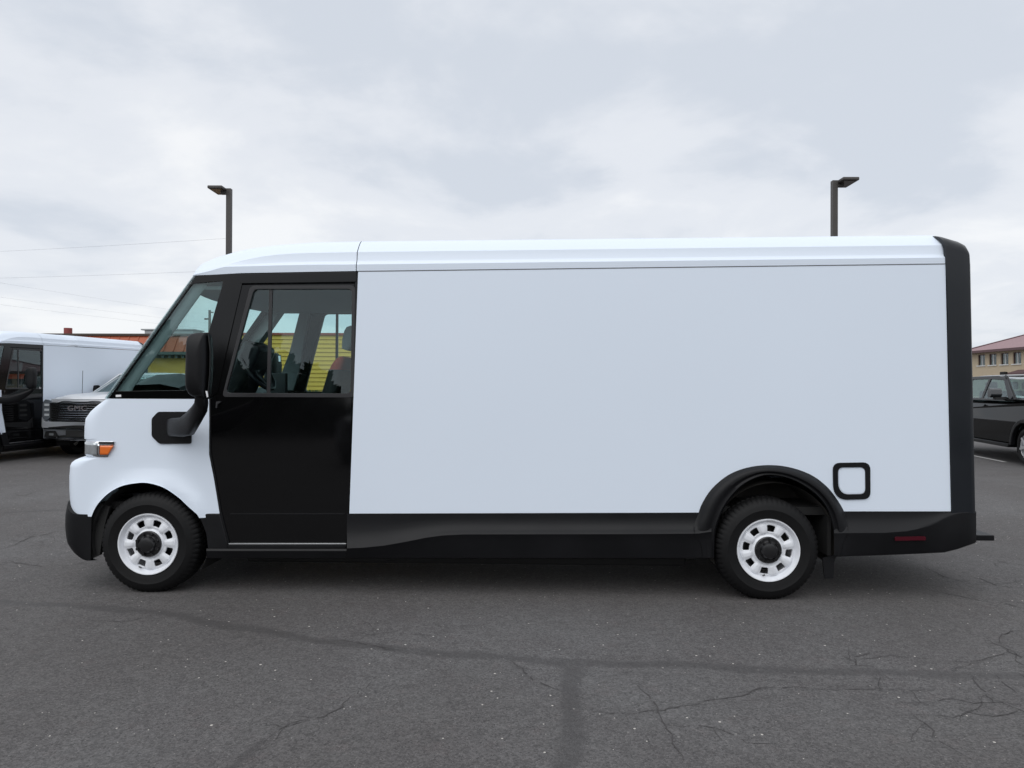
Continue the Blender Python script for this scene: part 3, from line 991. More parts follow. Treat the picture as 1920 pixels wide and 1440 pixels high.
for t, off, w in ((0, 0.03, 2), (0.0, 0, 0), (0.10, -0.024, .5), (0.2, -0.036, .8), (0.32, -0.045, 1), (0.48, -0.052, 1), (0.62, -0.052, 1), (0.70, -0.040, 1), (0.80, -0.034, 1), (0.94, -0.040, 1), (1.0, -0.034, 1), (1.02, -0.01, 1), (1.03, 0.22, 1)):
    row = []
    for a, b in zip(ro, ri):
        o_ = clad_off(*a)
        f_ = 0.03 if w == 2 else o_ * (1 - w) + off * w
        row.append(S(a[0] + (b[0] - a[0]) * t, a[1] + (b[1] - a[1]) * t, f_))
    rows.append(row)
both(grid('rear_arch_trim', rows, MAT['trim'], None, 40), van)

# ---- charge door
fr_o = rounded([(1562, 868), (1632, 867), (1632.5, 936), (1577, 937.3), (1563, 922)], 14, 5)
fr_i = rounded([(1571.5, 876.5), (1623, 876), (1623.5, 926.5), (1583, 927.3), (1572, 915)], 10, 5)
cf = side_plate('charge_door_frame', fr_o, [fr_i], -0.010, 0.02, MAT['trim'], 0.003)
cn, cfar = both(cf, van)
fr_d = [(u + (1.2 if u < 1597 else -1.2), w + (1.2 if w < 901 else -1.2)) for u, w in fr_i]
both(side_plate('charge_door', fr_d, [], -0.003, 0.01, MAT['white'], 0.002), cn, cfar)

# ---- rear frame (black hoop) and rear doors
zlow = S(1800, 962).z
LEAN = (S(1783, 960).x - S(1773, 482).x) / (S(1773, 482).z - S(1783, 960).z)
def hoop_row(u_top, v_top, u_bot, yin, rr_, u_side=None):
    zt = S(u_top, v_top, .1).z
    xt = S(u_top, v_top, 0.02).x; xb = S(u_bot, 960, 0).x
    zb = zlow
    if u_side is None: u_side = u_top
    z_s = min(S(u_side, 482, 0).z, zt - rr_ * .6); xs_ = S(u_side, 482, 0).x
    def X(z):
        if z <= z_s: return xb + (xs_ - xb) * (z - zb) / (z_s - zb)
        f = min(1, (z - z_s) / max(.01, zt - z_s))
        return xs_ + (xt - xs_) * f
    pts = []
    for z in np.linspace(zb, zt - rr_, 8): pts.append((side_y(z) + yin, z))
    ysd = side_y(zt - rr_) + yin
    for k in range(1, 9):
        a = math.pi / 2 * k / 8
        pts.append((ysd + rr_ * 1.5 * (1 - math.cos(a)), zt - rr_ + rr_ * math.sin(a)))
    y4 = pts[-1][0]
    for t in (0.3, 0.65, 1.0): pts.append((y4 + (YM - y4) * t, zt + 0.03 * (1 - (1 - t) ** 2)))
    row = [Vector((X(z), y, z)) for y, z in pts]
    return row + [Vector((p.x, 2 * YM - p.y, p.z)) for p in reversed(row[:-1])]
hr = [hoop_row(1763, 443, 1783.5, 0.012, 0.12, 1773), hoop_row(1764, 440.5, 1783.8, -0.010, 0.12, 1773.5), hoop_row(1772, 441.5, 1790, -0.012, 0.12, 1782), hoop_row(1786, 445.5, 1800, -0.012, 0.12, 1793), hoop_row(1801, 450.5, 1812, -0.010, 0.11, 1805), hoop_row(1811, 456, 1820, -0.008, 0.10, 1812),
      hoop_row(1817, 464, 1826, -0.004, 0.10, 1817.5), hoop_row(1820, 476, 1829.5, 0.006, 0.10), hoop_row(1820.8, 482, 1830, 0.05, 0.10), hoop_row(1818, 490, 1828, 0.10, 0.10)]
settle(grid('rear_frame', hr, MAT['rear_trim'], None, 30), van)
zr_t = S(1820, 490, .1).z
xr = S(1826, 960).x - 0.02
for k, (ya, yb) in enumerate(((0.17, YM - 0.004), (YM + 0.004, 2 * YM - 0.17))):
    dpl = box('rear_door', xr - 0.05, xr, ya, yb, 0.62, zr_t - 0.02, MAT['white'], None, 0.01)
    settle(dpl, van)
    hb = box('rear_door_handle', xr, xr + 0.03, YM - 0.08 if k == 0 else YM + 0.05, YM - 0.05 if k == 0 else YM + 0.08, 1.2, 1.4, MAT['gasket'], None, 0.005)
    settle(hb, dpl)
# rear bumper and step
xbump = S(1829, 1000).x
settle(box('rear_bumper', S(1770, 1000).x, xbump - 0.005, 0.10, 2 * YM - 0.10, S(1820, 1020).z, zlow - 0.01, MAT['trim'], None, 0.02), van)
stp = box('rear_step', xbump - 0.06, P(1865, 1000, .24).x, 0.24, 2 * YM - 0.24, P(1840, 1014, .24).z, P(1840, 1003.5, .24).z, MAT['trim'], None, 0.006)
settle(stp, van)
ztop_ = P(1840, 1003.5, .24).z
tv, tf = [], []
for i in range(8):
    for j in range(34):
        x = xbump + 0.006 + i * 0.018; y = 0.27 + j * 0.047
        if x > P(1860, 1000, .3).x: continue
        b0 = len(tv)
        v_, f_ = box_data(x, x + 0.010, y, y + 0.022, ztop_ - 0.002, ztop_ + 0.012 - 0.001 * i)
        tv += v_; tf += [tuple(q + b0 for q in f) for f in f_]
tread = mesh_obj('step_tread', tv, tf, MAT['alu'], None, fix=False)
settle(tread, stp); tag(tread, kind='stuff')

# ---- underbody
x0u, x1u = S(420, 1000).x, S(1780, 1000).x
settle(box('chassis_floor', S(175, 950).x, S(1790, 950).x, 0.16, 2 * YM - 0.16, 0.62, 0.68, MAT['dark'], None), van)
settle(box('battery_pack', S(440, 1000).x, S(1300, 1000).x, 0.30, 2 * YM - 0.30, 0.175, 0.60, MAT['dark'], None, 0.02), van)  # pack made lower and longer to deepen the shade on the ground
for yy in (0.62, 2 * YM - 0.70):
    settle(box('frame_rail', S(200, 1000).x, S(1780, 1000).x, yy, yy + 0.08, 0.44, 0.60, MAT['dark'], None, 0.01), van)
mf = polyplate('mud_flap', [S(1541, 1046, .04), S(1564, 1040, .04), S(1561, 1083, .04), S(1545, 1084, .04)], 0.012, MAT['trim'], None)
both(mf, van)
mf2 = box('mud_flap_bracket', S(1556, 1000).x, S(1563, 1000).x, 0.10, 0.55, 0.32, 0.62, MAT['dark'], None)
both(mf2, van)

# ---- wheels
RT_ = 0.390
KW = RT_ / 0.3725
def wheel_at(c, mirror, spin, parent):
    """c: centre of the outer face"""
    w = empty('wheel', c - Vector((0, YM, 0)), parent)
    if mirror: w.rotation_euler = (0, 0, math.pi)
    prof = [(r * (KW if r > .25 else 1), y) for r, y in [(0.232, 0.10), (0.224, 0.02), (0.230, 0.006), (0.245, 0.000), (0.262, -0.006), (0.285, -0.011), (0.292, -0.0135), (0.298, -0.011), (0.318, -0.006), (0.335, 0.004), (0.348, 0.014), (0.360, 0.028), (0.369, 0.042), (0.372, 0.060), (0.3725, 0.10), (0.366, 0.104), (0.366, 0.112), (0.3725, 0.116), (0.3725, 0.16), (0.372, 0.20), (0.36, 0.225), (0.32, 0.25), (0.24, 0.24), (0.232, 0.20)]]
    def wob(i, k):
        if 10 <= k <= 13: return -0.007 if (i % 4) == 0 else 0.0
        if 16 < k < 20: return -0.007 if (i % 4) == 2 else 0.0
        return 0
    ty = lathe('tyre', prof, MAT['rubber'], w, 240, 30, wob)
    # steel rim with eight windows
    dprof = [(0.070, .012), (0.095, .010), (0.104, .016), (0.114, .026), (0.124, .026), (0.132, .020), (0.150, .018), (0.170, .019), (0.188, .021), (0.196, .028), (0.206, .030), (0.214, .018), (0.221, .004), (0.228, -.005), (0.235, -.006), (0.238, .006)]
    radii = [0.070, 0.095, 0.104, 0.114, 0.122, 0.130, 0.1345, 0.139, 0.144, 0.155, 0.166, 0.176, 0.182, 0.187, 0.191, 0.196, 0.201, 0.206, 0.211, 0.216, 0.221, 0.228, 0.235, 0.238]
    dep = {r: float(np.interp(r, [q[0] for q in dprof], [q[1] for q in dprof])) for r in radii}
    NA = 160
    per = NA // 8
    verts, faces = [], []
    for r in radii:
        for i in range(NA):
            ph = ((i % per) - per / 2 + 0.5) / per     # -0.5..0.5, 0 in the middle of a window
            d = dep[r]
            # raised lip round each window
            if 0.12 < r < 0.203: d += -0.008 * max(0, min(1, (abs(ph) - 0.27) / 0.12))
            a = 2 * math.pi * (i + 0.5) / NA + spin
            verts.append((r * math.cos(a), d, r * math.sin(a)))
    holes = 0
    for k in range(len(radii) - 1):
        rm = (radii[k] + radii[k + 1]) / 2
        for i in range(NA):
            ph = (((i + 0.5) % per) - per / 2 + 0.5 - 0.0) / per
            hw = np.interp(rm, [0.136, 0.142, 0.150, 0.172, 0.184, 0.191], [0.17, 0.215, 0.235, 0.250, 0.235, 0.17])
            if 0.135 < rm < 0.191 and abs(ph) < hw:
                continue
            a, b = k * NA + i, k * NA + (i + 1) % NA
            faces.append((a, b, b + NA, a + NA))
    rim = mesh_obj('rim', verts, faces, MAT['steel_white'], w, 40)
    sm = rim.modifiers.new('solid', 'SOLIDIFY'); sm.thickness = 0.012; sm.offset = -1
    for aa in (spin + .39 + R(225),):
        tube('valve_stem', [(0.20 * math.cos(aa), 0.03, 0.20 * math.sin(aa)), (0.188 * math.cos(aa), 0.0, 0.188 * math.sin(aa))], .006, MAT['hub'], w, 8)
    # make sure it thickens inwards (+y is inside)
    if rim.data.polygons[0].normal.y > 0: rim.data.flip_normals()
    lathe('rim_barrel', [(0.232, 0.0), (0.222, 0.015), (0.214, 0.05), (0.21, 0.10), (0.215, 0.20)], MAT['steel_white'], w, 64)
    lathe('brake_disc', [(0.001, 0.085), (0.09, 0.085), (0.165, 0.09), (0.168, 0.11), (0.10, 0.115)], MAT['alu'] if False else MAT['hub'], w, 48)
    hub = lathe('hub_cap', [(0.102, 0.03), (0.101, 0.004), (0.095, -0.002), (0.074, 0.000), (0.064, -0.004), (0.060, -0.024), (0.053, -0.034), (0.036, -0.039), (0.001, -0.040)], MAT['hub'], w, 40, 30)
    nv, nf_ = [], []
    for k in range(8):
        a = 2 * math.pi * (k + 0.5) / 8 + spin
        cxn, czn = 0.082 * math.cos(a), 0.082 * math.sin(a)
        b0 = len(nv)
        for yy in (0.002, -0.022):
            for j in range(6):
                aa = math.pi / 3 * j
                nv.append((cxn + 0.012 * math.cos(aa), yy, czn + 0.012 * math.sin(aa)))
        nf_.append(tuple(b0 + 6 + j for j in range(6)))
        for j in range(6): nf_.append((b0 + j, b0 + (j + 1) % 6, b0 + 6 + (j + 1) % 6, b0 + 6 + j))
    tag(mesh_obj('lug_nuts', nv, nf_, MAT['hub'], w), kind='stuff')
    return w
FC = P(277.5, 1020, 0.012); RC = P(1441, 1031, 0.005)
FC.z = RC.z = 0.378
for c, sp in ((FC, 0.03), (RC, 0.24)):
    wheel_at(c, False, sp, van)
    wheel_at(Vector((c.x, 2 * YM - c.y, c.z)), True, sp + .3, van)
# wheel wells
def well(cx, cz, r, y0, y1, a0, a1, mat):
    rows = []
    for k in range(25):
        a = R(a0 + (a1 - a0) * k / 24)
        rows.append([Vector((cx + r * math.cos(a), y, cz + r * math.sin(a))) for y in (y0, y0 + .02, (y0 + y1) / 2, y1)] + [Vector((cx, y1, cz))])
    o = grid('wheel_well', rows, mat, None, 40)
    both(o, van)
well(arch_c.x, arch_c.z, 0.462, 0.045, 0.55, -30, 196, MAT['dark'])
rc = P(1452, 1010, 0.1)
well(rc.x, 0.40, 0.475, 0.10, 0.62, -20, 200, MAT['liner'])

# ---- door mirror: base plate, arm, head
def vmirror(dx=0.0, far=False, dy=0.0):
    rt_ = empty('mirror', (0, 0, 0), van)
    T = lambda q, kx=1.0: Vector((q.x + dx * kx, (2 * YM - q.y + dy) if far else q.y, q.z)) + OFF
    bs = side_plate('mirror_base', rounded([(296, 772), (358, 772), (358, 832), (298, 832), (284, 818), (284, 785)], 4), [], -0.014, 0.025, MAT['trim'], 0.006)
    bs.data.transform(Matrix.Translation(OFF)); bs.parent = rt_
    if far: bs.data.transform(Matrix.Diagonal((1, -1, 1, 1))); bs.data.flip_normals()
    # arm
    st_ = [  # (upper point u,v), (lower point u,v), depth y, thickness
        ((314, 786), (313, 815), 0.045, .03), ((322, 784), (322, 818), -0.04, .10), ((340, 783), (344, 819), -0.14, .12), ((352, 773), (360, 816), -0.24, .12),
        ((362, 762), (374, 793), -0.34, .11), ((367, 755), (386, 772), -0.40, .10), ((368, 748), (388, 757), -0.44, .10), ((369, 741), (387, 742), -0.45, .09)]
    rws = []
    for ks, (a, b, y, th) in enumerate(st_):
        A, B = P(a[0], a[1], y), P(b[0], b[1], y)
        c = (A + B) / 2; h = (A - B) / 2
        rw = []
        for k in range(17):
            an = 2 * math.pi * k / 16
            ce, se = math.cos(an), math.sin(an)
            ce = math.copysign(abs(ce) ** 0.6, ce); se = math.copysign(abs(se) ** 0.6, se)
            rw.append(T(c + h * ce + Vector((0, th / 2 * se, 0)), ks / 7))
        rws.append(rw)
    grid('mirror_arm', rws, MAT['trim'], rt_, 50)
    # head: rounded housing
    yc = -0.45
    outl = [(362, 626.5), (386, 624), (391.5, 629), (393.5, 660), (392.5, 700), (389, 744), (384, 746), (366, 744), (357, 735), (354, 715), (355, 680), (356.5, 640)]
    loop = [P(u, v, yc) for u, v in outl]
    loop = spline([(p.x, p.z, 0) for p in loop], 4, True)
    cx0 = sum(p.x for p in loop) / len(loop); cz0 = sum(p.y for p in loop) / len(loop)
    rws = []
    for cc in (1, .999, .985, .95, .89, .8, .66, .45, .2, 0, -.2, -.45, -.66, -.8, -.89, -.95, -.985, -.999, -1):
        sc = max(0.01, (1 - abs(cc) ** 3.2) ** (1 / 3.2)); y = yc - cc * 0.105
        rws.append([T(Vector((cx0 + (p.x - cx0) * sc, y, cz0 + (p.y - cz0) * sc))) for p in loop + [loop[0]]])
    hdm = grid('mirror_head', rws, MAT['trim'], rt_, 50)
    # glass faces backwards, in a black bezel
    gl = [(391, 632), (392.6, 660), (392, 700), (388.5, 738)]
    gv = []
    for u, v in gl:
        for dy_ in (-0.030, 0.080):
            gv.append(T(P(u, v, yc) + Vector((0.002 - dy_ * 0.55, dy_, 0))))
    gfc = [(0, 1, 3, 2), (2, 3, 5, 4), (4, 5, 7, 6)]
    go = mesh_obj('mirror_glass', gv, gfc, MAT['mirror'], rt_)
    bv = []
    for u, v in ((390, 629), (393.3, 660), (392.6, 700), (388.7, 741)):
        for dy_ in (-0.042, 0.088):
            bv.append(T(P(u, v, yc) + Vector((-0.001 - dy_ * 0.55, dy_, 0))))
    bz = mesh_obj('mirror_bezel', bv, gfc, MAT['gasket'], rt_)
    so = bz.modifiers.new('solid', 'SOLIDIFY'); so.thickness = 0.004; so.offset = 0
    zb = []
    for u, v in ((386.5, 733), (389, 733), (391, 744), (389, 745)):
        zb.append(T(P(u, v, -0.555)))
    mo = polyplate('mirror_strip', zb, 0.01, MAT['sticker'], rt_) if not far else None  # small plain white plate at the lower edge of the head
    return rt_
vmirror()
vmirror(-0.60, True, 0.0)

# ---- cab interior
z_h = 2.365
hl = [Vector((p.x + 0.05, p.y + 0.05, 0)) for p in plan_arc(xa_glass(z_h), side_y(z_h), RG)]
ol = [(x_b + 0.02, 0.16)] + [(p.x, max(.15, p.y)) for p in hl]
ol = ol + [(x, 2 * YM - y) for x, y in reversed(ol[:-1])]
settle(plate('headliner', ol, [], lambda x, y, d: Vector((x, y, z_h + d)), 0.03, MAT['cab_grey'], None), van)
# pillar linings on the inside of the door posts
ip = side_plate('post_lining', [(424, 515), (447, 515), (412, 700), (400, 735), (352, 735), (390, 640)], [], 0.024, 0.05, MAT['cab_grey'], 0.01)
both(ip, van)
ir = side_plate('door_rail_lining', [(450, 513), (668, 509), (668, 536), (446, 536)], [], 0.055, 0.05, MAT['cab_grey'], 0.01)
both(ir, van)
il = side_plate('door_lining', [(421, 744), (655, 744), (650, 1010), (432, 1010), (416, 950), (405, 890), (400, 800)], [], 0.056, 0.03, MAT['dash'], 0.01)
both(il, van)
settle(box('cab_floor', S(230, 960).x, x_b, 0.20, 2 * YM - 0.20, 0.68, 0.74, MAT['dash'], None), van)
settle(box('bulkhead', x_b + 0.10, x_b + 0.14, 0.13, 2 * YM - 0.13, 0.68, 2.40, MAT['dash'], None), van)
# dashboard: swept section from side to side
sec = [(-.38, 0.0), (-.36, .08), (-.25, .12), (-.05, .13), (.10, .10), (.16, .02), (.14, -.10), (.05, -.30), (.0, -.75), (-.38, -.75)]
xd0 = xa_glass(Z_GB) + 0.42
rws = []
for y in np.linspace(0.16, 2 * YM - 0.16, 12):
    hump = 0.10 * math.exp(-((y - 0.55) / 0.22) ** 2)
    rws.append([Vector((xd0 + a, y, Z_GB - 0.02 + b + (hump if b > 0 else 0))) for a, b in sec + [sec[0]]])
dash = grid('dashboard', rws, MAT['dash'], None, 40)
settle(dash, van)
bx = P(458, 700, .48)
bn = box('instrument_hood', bx.x - .10, bx.x + .06, 0.40, 0.80, bx.z - .25, P(458, 640, .48).z, MAT['dash'], None, 0.04)
bn.data.transform(Matrix.Translation(-Vector((bx.x, .5, bx.z)))); bn.data.transform(Matrix.Rotation(R(25), 4, 'Y')); bn.data.transform(Matrix.Translation(Vector((bx.x, .5, bx.z))))
settle(bn, van)
# steering wheel
cw = P(482, 694, 0.56)
nrm = Vector((0.80, -0.05, 0.60)).normalized()
ua = Vector((0, 1, 0)); ua = (ua - nrm * ua.dot(nrm)).normalized(); vb = nrm.cross(ua)
sw = tube('steering_wheel', [cw + (ua * math.cos(2 * math.pi * k / 40) + vb * math.sin(2 * math.pi * k / 40)) * 0.20 for k in range(41)], 0.017, MAT['dash'], None, 10)
sw.data.materials[0] = MAT['cab_grey'] if False else MAT['dash']
settle(sw, van)
for an in (0.2, math.pi - 0.2, 1.5 * math.pi):
    sp_ = tube('spoke', [cw - nrm * .03, cw + (ua * math.cos(an) + vb * math.sin(an)) * 0.19], [0.03, 0.016], MAT['dash'], None, 8)
    settle(sp_, sw)
cl = tube('steering_column', [cw - nrm * .02, cw - nrm * .45], [0.05, 0.07], MAT['dash'], None, 12)
settle(cl, sw)
scr = polyplate('display_screen', [P(505, 700, 1.15), P(540, 700, 1.02), P(540, 738, 1.02), P(505, 738, 1.15)], 0.03, MAT['dash'], None, 0.006)
settle(scr, van)
# seats
def seat(cx, cy):
    s_ = empty('seat', (0, 0, 0), van)
    def rbox(nm, w, rows_, mat):
        rws = []
        for (x, z, t) in rows_:
            rws.append([Vector((x + t * 0.5 * math.copysign(abs(math.cos(a)) ** .5, math.cos(a)), cy + w * 0.5 * math.copysign(abs(math.sin(a)) ** .4, math.sin(a)), z)) for a in [2 * math.pi * k / 20 for k in range(21)]])
        o = grid(nm, rws, mat, None, 50)
        return settle(o, s_)
    zt = 1.95
    rbox('seat_back', 0.50, [(cx - .30, 1.22, .01), (cx - .30, 1.23, .13), (cx - .24, 1.42, .15), (cx - .18, 1.60, .14), (cx - .145, 1.74, .13)], MAT['seat'])
    rbox('shoulder_panel', 0.47, [(cx - .147, 1.735, .128), (cx - .125, 1.79, .115), (cx - .10, 1.835, .085), (cx - .085, 1.85, .01)], MAT['orange_seat'])
    rbox('headrest', 0.27, [(cx - .075, 1.905, .02), (cx - .075, 1.92, .10), (cx - .06, 2.0, .125), (cx - .045, 2.07, .12), (cx - .04, 2.10, .09), (cx - .04, 2.11, .01)], MAT['cab_grey'])
    rbox('seat_cushion', 0.52, [(cx - .55, 1.03, .30), (cx - .55, 1.06, .56), (cx - .55, 1.17, .56), (cx - .53, 1.21, .45)], MAT['seat'])
    settle(box('seat_pedestal', cx - .75, cx - .35, cy - .2, cy + .2, 0.74, 1.04, MAT['dash'], None, .01), s_)
    return s_
hx = P(655, 620, 0.62)
seat(hx.x + .085, 0.62)
seat(hx.x + .085, 2 * YM - 0.55)

# ---- a second, shorter van of the same kind behind, at the left
CUT0, CUT = S(900, 980).x, 0.95
def copy_tree_short(o, parent, root=False):
    c = o.copy()
    COL.objects.link(c)
    c.parent = parent
    if o.type == 'MESH':
        co = np.zeros(len(o.data.vertices) * 3, dtype=np.float32)
        o.data.vertices.foreach_get('co', co)
        co = co.reshape(-1, 3)
        if o.parent.type == 'EMPTY' and o.parent.name.startswith('wheel'):
            pass                                    # shares its mesh
        elif co[:, 0].max() > CUT0:
            me = o.data.copy()
            x = co[:, 0]
            co[:, 0] = np.where(x > CUT0 + CUT, x - CUT, np.minimum(x, CUT0))
            me.vertices.foreach_set('co', co.ravel())
            me.update()
            c.data = me
    elif o.name.startswith('wheel') and o.location.x > CUT0:
        c.location.x -= CUT
    for ch in list(o.children):
        copy_tree_short(ch, c)
    return c
van2 = copy_tree_short(van, None, True)
dB = 15.9
pB = W(82, dB)                                       # where its door post stands
th2 = _yaw - R(6.5)                                   # its length runs away from the camera
ax2 = Vector((math.sin(-th2), math.cos(th2), 0))     # direction towards its rear
van2.rotation_euler = (0, 0, math.atan2(ax2.y, ax2.x))
loc = Vector((x_b, side_y(1.5) - YM, 0))
loc.rotate(van2.rotation_euler)
van2.location = pB - loc
tag(van2, 'shorter white step van parked behind the grey pickup at the left edge', 'van', 'white delivery vans')
# whip aerial on its roof

# ================================================================== PICKUP TRUCKS
def pickup(label, group, paint, front_grille=True):
    """crew-cab pickup in its own frame: nose at x = 0 looking along -x, tyres on z = 0"""
    t = empty('pickup_truck')
    tag(t, label, 'pickup truck', group)
    WH = 1.0
    # --- body sides with wheel arches
    def arc(cx, r, cz=.40, a0=180, a1=0, n=12):
        return [(cx + r * math.cos(R(a0 + (a1 - a0) * k / n)), cz + r * math.sin(R(a0 + (a1 - a0) * k / n))) for k in range(n + 1)]
    prof = [(0.30, .42)] + [(0.5, .42)] + arc(1.0, .50) + [(1.6, .44), (4.1, .46)] + arc(4.72, .50) + [(5.4, .52), (5.86, .60), (5.90, 1.0), (5.88, 1.36), (4.4, 1.36), (1.62, 1.355), (0.8, 1.33), (0.30, 1.29), (0.22, 0.9)]
    def yb(x, z):
        y = WH + 0.02 - 0.16 * (z - 0.92) ** 2 / .16 * (z > .92) - 0.05 * max(0, .92 - z) - 0.12 * max(0, .62 - z)
        y -= 0.22 * max(0, (0.75 - x) / 0.75) ** 2
        return y
    for s in (-1, 1):
        o = plate('body_side', prof, [], lambda x, z, d: Vector((x, s * (yb(x, z) - d), z)), 0.05, paint, t, 0.02)
    # --- hood, cowl, roof
    rows = []
    for x in (0.08, 0.16, 0.30, 0.7, 1.1, 1.5, 1.62):
        row = []
        zt = interp(x, [(0.08, 1.20), (0.16, 1.28), (0.30, 1.325), (0.8, 1.36), (1.62, 1.385)])
        hw = interp(x, [(0.08, .70), (0.16, .74), (0.30, .80), (0.8, .93), (1.62, .955)])
        for k in range(17):
            w = -1 + 2 * k / 16
            row.append(Vector((x - 0.06 * (1 - w * w) * (x < .5), hw * w, zt + 0.055 * (1 - abs(w) ** 3) + 0.02 * (0.35 < abs(w) < .65))))
        rows.append(row)
    grid('hood', rows, paint, t, 40, thick=0.02)
    zb0, zr = 1.315, 1.90
    rows = []
    for x, z, hw in ((2.30, 1.845, .70), (2.40, 1.885, .72), (2.7, 1.91, .735), (3.8, 1.91, .735), (4.2, 1.885, .72), (4.27, 1.86, .70)):
        rows.append([Vector((x, hw * w, z + 0.02 * (1 - w * w) - 0.03 * abs(w) ** 6)) for w in np.linspace(-1, 1, 13)])
    grid('roof', rows, paint, t, 40, thick=0.03)
    # --- greenhouse sides with window openings
    def gmap(s): return lambda x, z, d: Vector((x, s * (0.945 - (z - 1.30) / 0.58 * 0.215 - d), z))
    outer = [(1.50, 1.33), (1.62, 1.37), (2.02, 1.66), (2.22, 1.78), (2.42, 1.858), (2.7, 1.89), (3.95, 1.89), (4.27, 1.84), (4.42, 1.40), (4.42, 1.33)]
    w1 = rounded([(1.88, 1.375), (2.05, 1.52), (2.40, 1.79), (3.02, 1.82), (3.02, 1.375)], .03)
    w2 = rounded([(3.12, 1.375), (3.12, 1.82), (3.9, 1.815), (4.12, 1.76), (4.25, 1.375)], .03)
    for s in (-1, 1):
        c = plate('cab_side', outer, [w1, w2], gmap(s), 0.04, paint, t, 0.008)
        for w in (w1, w2):
            plate('window', w, [], lambda x, z, d: gmap(s)(x, z, d + .012), 0.006, MAT['truck_glass'], c)
        tr_ = plate('window_trim', rounded([(1.80, 1.352), (1.80, 1.366), (4.3, 1.366), (4.3, 1.352)], .003), [], lambda x, z, d: gmap(s)(x, z, d - .006), 0.01, MAT['chrome'] if front_grille else MAT['gasket'], c)
        for x0 in (3.06, 4.05):
            h = plate('door_handle', rounded([(x0 - .20, 1.20), (x0, 1.20), (x0, 1.235), (x0 - .20, 1.235)], .012), [], lambda x, z, d: Vector((x, s * (yb(x, z) + .03 - d), z)), 0.035, paint, t, 0.006)
        plate('door_seam', [(3.07, .56), (3.078, .56), (3.078, 1.34), (3.07, 1.34)], [], lambda x, z, d: Vector((x, s * (yb(x, z) + .002 - d), z)), 0.006, MAT['dark'], t)
        plate('running_board', [(1.65, .34), (4.08, .36), (4.08, .44), (1.65, .42)], [], lambda x, z, d: Vector((x, s * (1.03 - d), z)), 0.22, MAT['trim'], t, 0.015)
        if front_grille: plate('side_moulding', [(1.75, .62), (4.05, .62), (4.05, .69), (1.75, .69)], [], lambda x, z, d: Vector((x, s * (yb(x, z) + .015 - d), z)), 0.03, paint, t, 0.008)
        for cx in (1.0, 4.72):
            fo, fi = arc(cx, .575), arc(cx, .485)
            plate('wheel_flare', fo + list(reversed(fi)), [], lambda x, z, d: Vector((x, s * (yb(max(x, .75), .8) + .035 - d), z)), 0.09, MAT['trim'] if not front_grille else paint, t, 0.015)
        # mirror
        mrt = empty('side_mirror', (0, 0, 0), t)
        ml = [(1.98, 1.40), (2.06, 1.40), (2.08, 1.56), (2.03, 1.61), (1.93, 1.60), (1.90, 1.46)]
        plate('mirror_housing', rounded(ml, .03), [], lambda x, z, d: Vector((x, s * (1.24 - d), z)), 0.22, MAT['mirror_cap'] if not front_grille else MAT['trim'], mrt, 0.02)
        plate('mirror_arm', [(1.93, 1.36), (2.06, 1.36), (2.06, 1.42), (1.95, 1.42)], [], lambda x, z, d: Vector((x, s * (1.14 - d), z)), 0.24, MAT['trim'], mrt, 0.01)
    # --- windscreen and rear glass
    wsr = []
    for k in range(7):
        z = 1.39 + (1.86 - 1.39) * k / 6
        x = 1.56 + (2.33 - 1.56) * k / 6
        hw = .90 - .20 * k / 6
        wsr.append([Vector((x - 0.10 * (1 - w * w), hw * w, z)) for w in np.linspace(-1, 1, 11)])
    grid('windscreen', wsr, MAT['truck_glass'], t, 60, thick=0.006)
    wpr = [[Vector((x - 0.10 * (1 - w * w), (.93) * w, 1.395 + dz)) for w in np.linspace(-1, 1, 11)] for x, dz in ((1.45, 0.0), (1.60, 0.004))]
    grid('cowl', wpr, MAT['trim'], t, 60, thick=0.02)
    for s in (-1, 1):
        tube('a_pillar', [(1.56, s * .915, 1.37), (1.95, s * .82, 1.60), (2.33, s * .715, 1.86), (2.42, s * .71, 1.885)], 0.026, paint, t, 8)
    polyplate('rear_window', [(4.41, -.86, 1.40), (4.41, .86, 1.40), (4.27, .68, 1.84), (4.27, -.68, 1.84)], 0.01, MAT['truck_glass'], t)
    # --- bed and tail
    box('bed_floor', 4.4, 5.85, -.92, .92, .75, .80, MAT['dark'], t)
    box('tailgate', 5.82, 5.89, -.90, .90, .70, 1.36, paint, t, .015)
    box('rear_bumper', 5.84, 6.0, -.95, .95, .50, .68, MAT['chrome'], t, .03)
    box('cab_back', 4.37, 4.41, -.92, .92, .70, 1.36, paint, t, .01)
    box('underbody', .35, 5.8, -.72, .72, .36, .70, MAT['dark'], t)
    box('dashboard', 1.62, 2.05, -.84, .84, 1.0, 1.34, MAT['dash'], t, .05)
    for s in (-1, 1):
        for x in (2.75, 3.7):
            sbk = box('seat_back', x, x + .16, s * .40 - .25, s * .40 + .25, .95, 1.55, MAT['seat'], t, .05)
            box('headrest', x + .03, x + .13, s * .40 - .13, s * .40 + .13, 1.58, 1.76, MAT['seat'], sbk, .04)
    # --- front end
    box('bumper_core', .10, .40, -.80, .80, .46, .72, MAT['dark'], t)
    def front(name, outline, x0, mat, thick=.05, bw=.01, parent=None, curve=.16):
        return plate(name, outline, [], lambda y, z, d: Vector((x0 + curve * abs(y) ** 2.2 + d, y, z)), thick, mat, parent or t, bw)
    def dense(y0, y1, za, zb_, n=12):
        return [(y0 + (y1 - y0) * k / n, za) for k in range(n + 1)] + [(y1 + (y0 - y1) * k / n, zb_) for k in range(n + 1)]
    front('front_bumper', dense(-.97, .97, .66, .80), -.03, paint, .12)
    front('bumper_chrome_strip', dense(-.93, .93, .645, .665), -.045, MAT['chrome'], .06, .004)
    front('lower_bumper', dense(-.95, .95, .43, .645), -.01, MAT['bumper_dark'], .12)
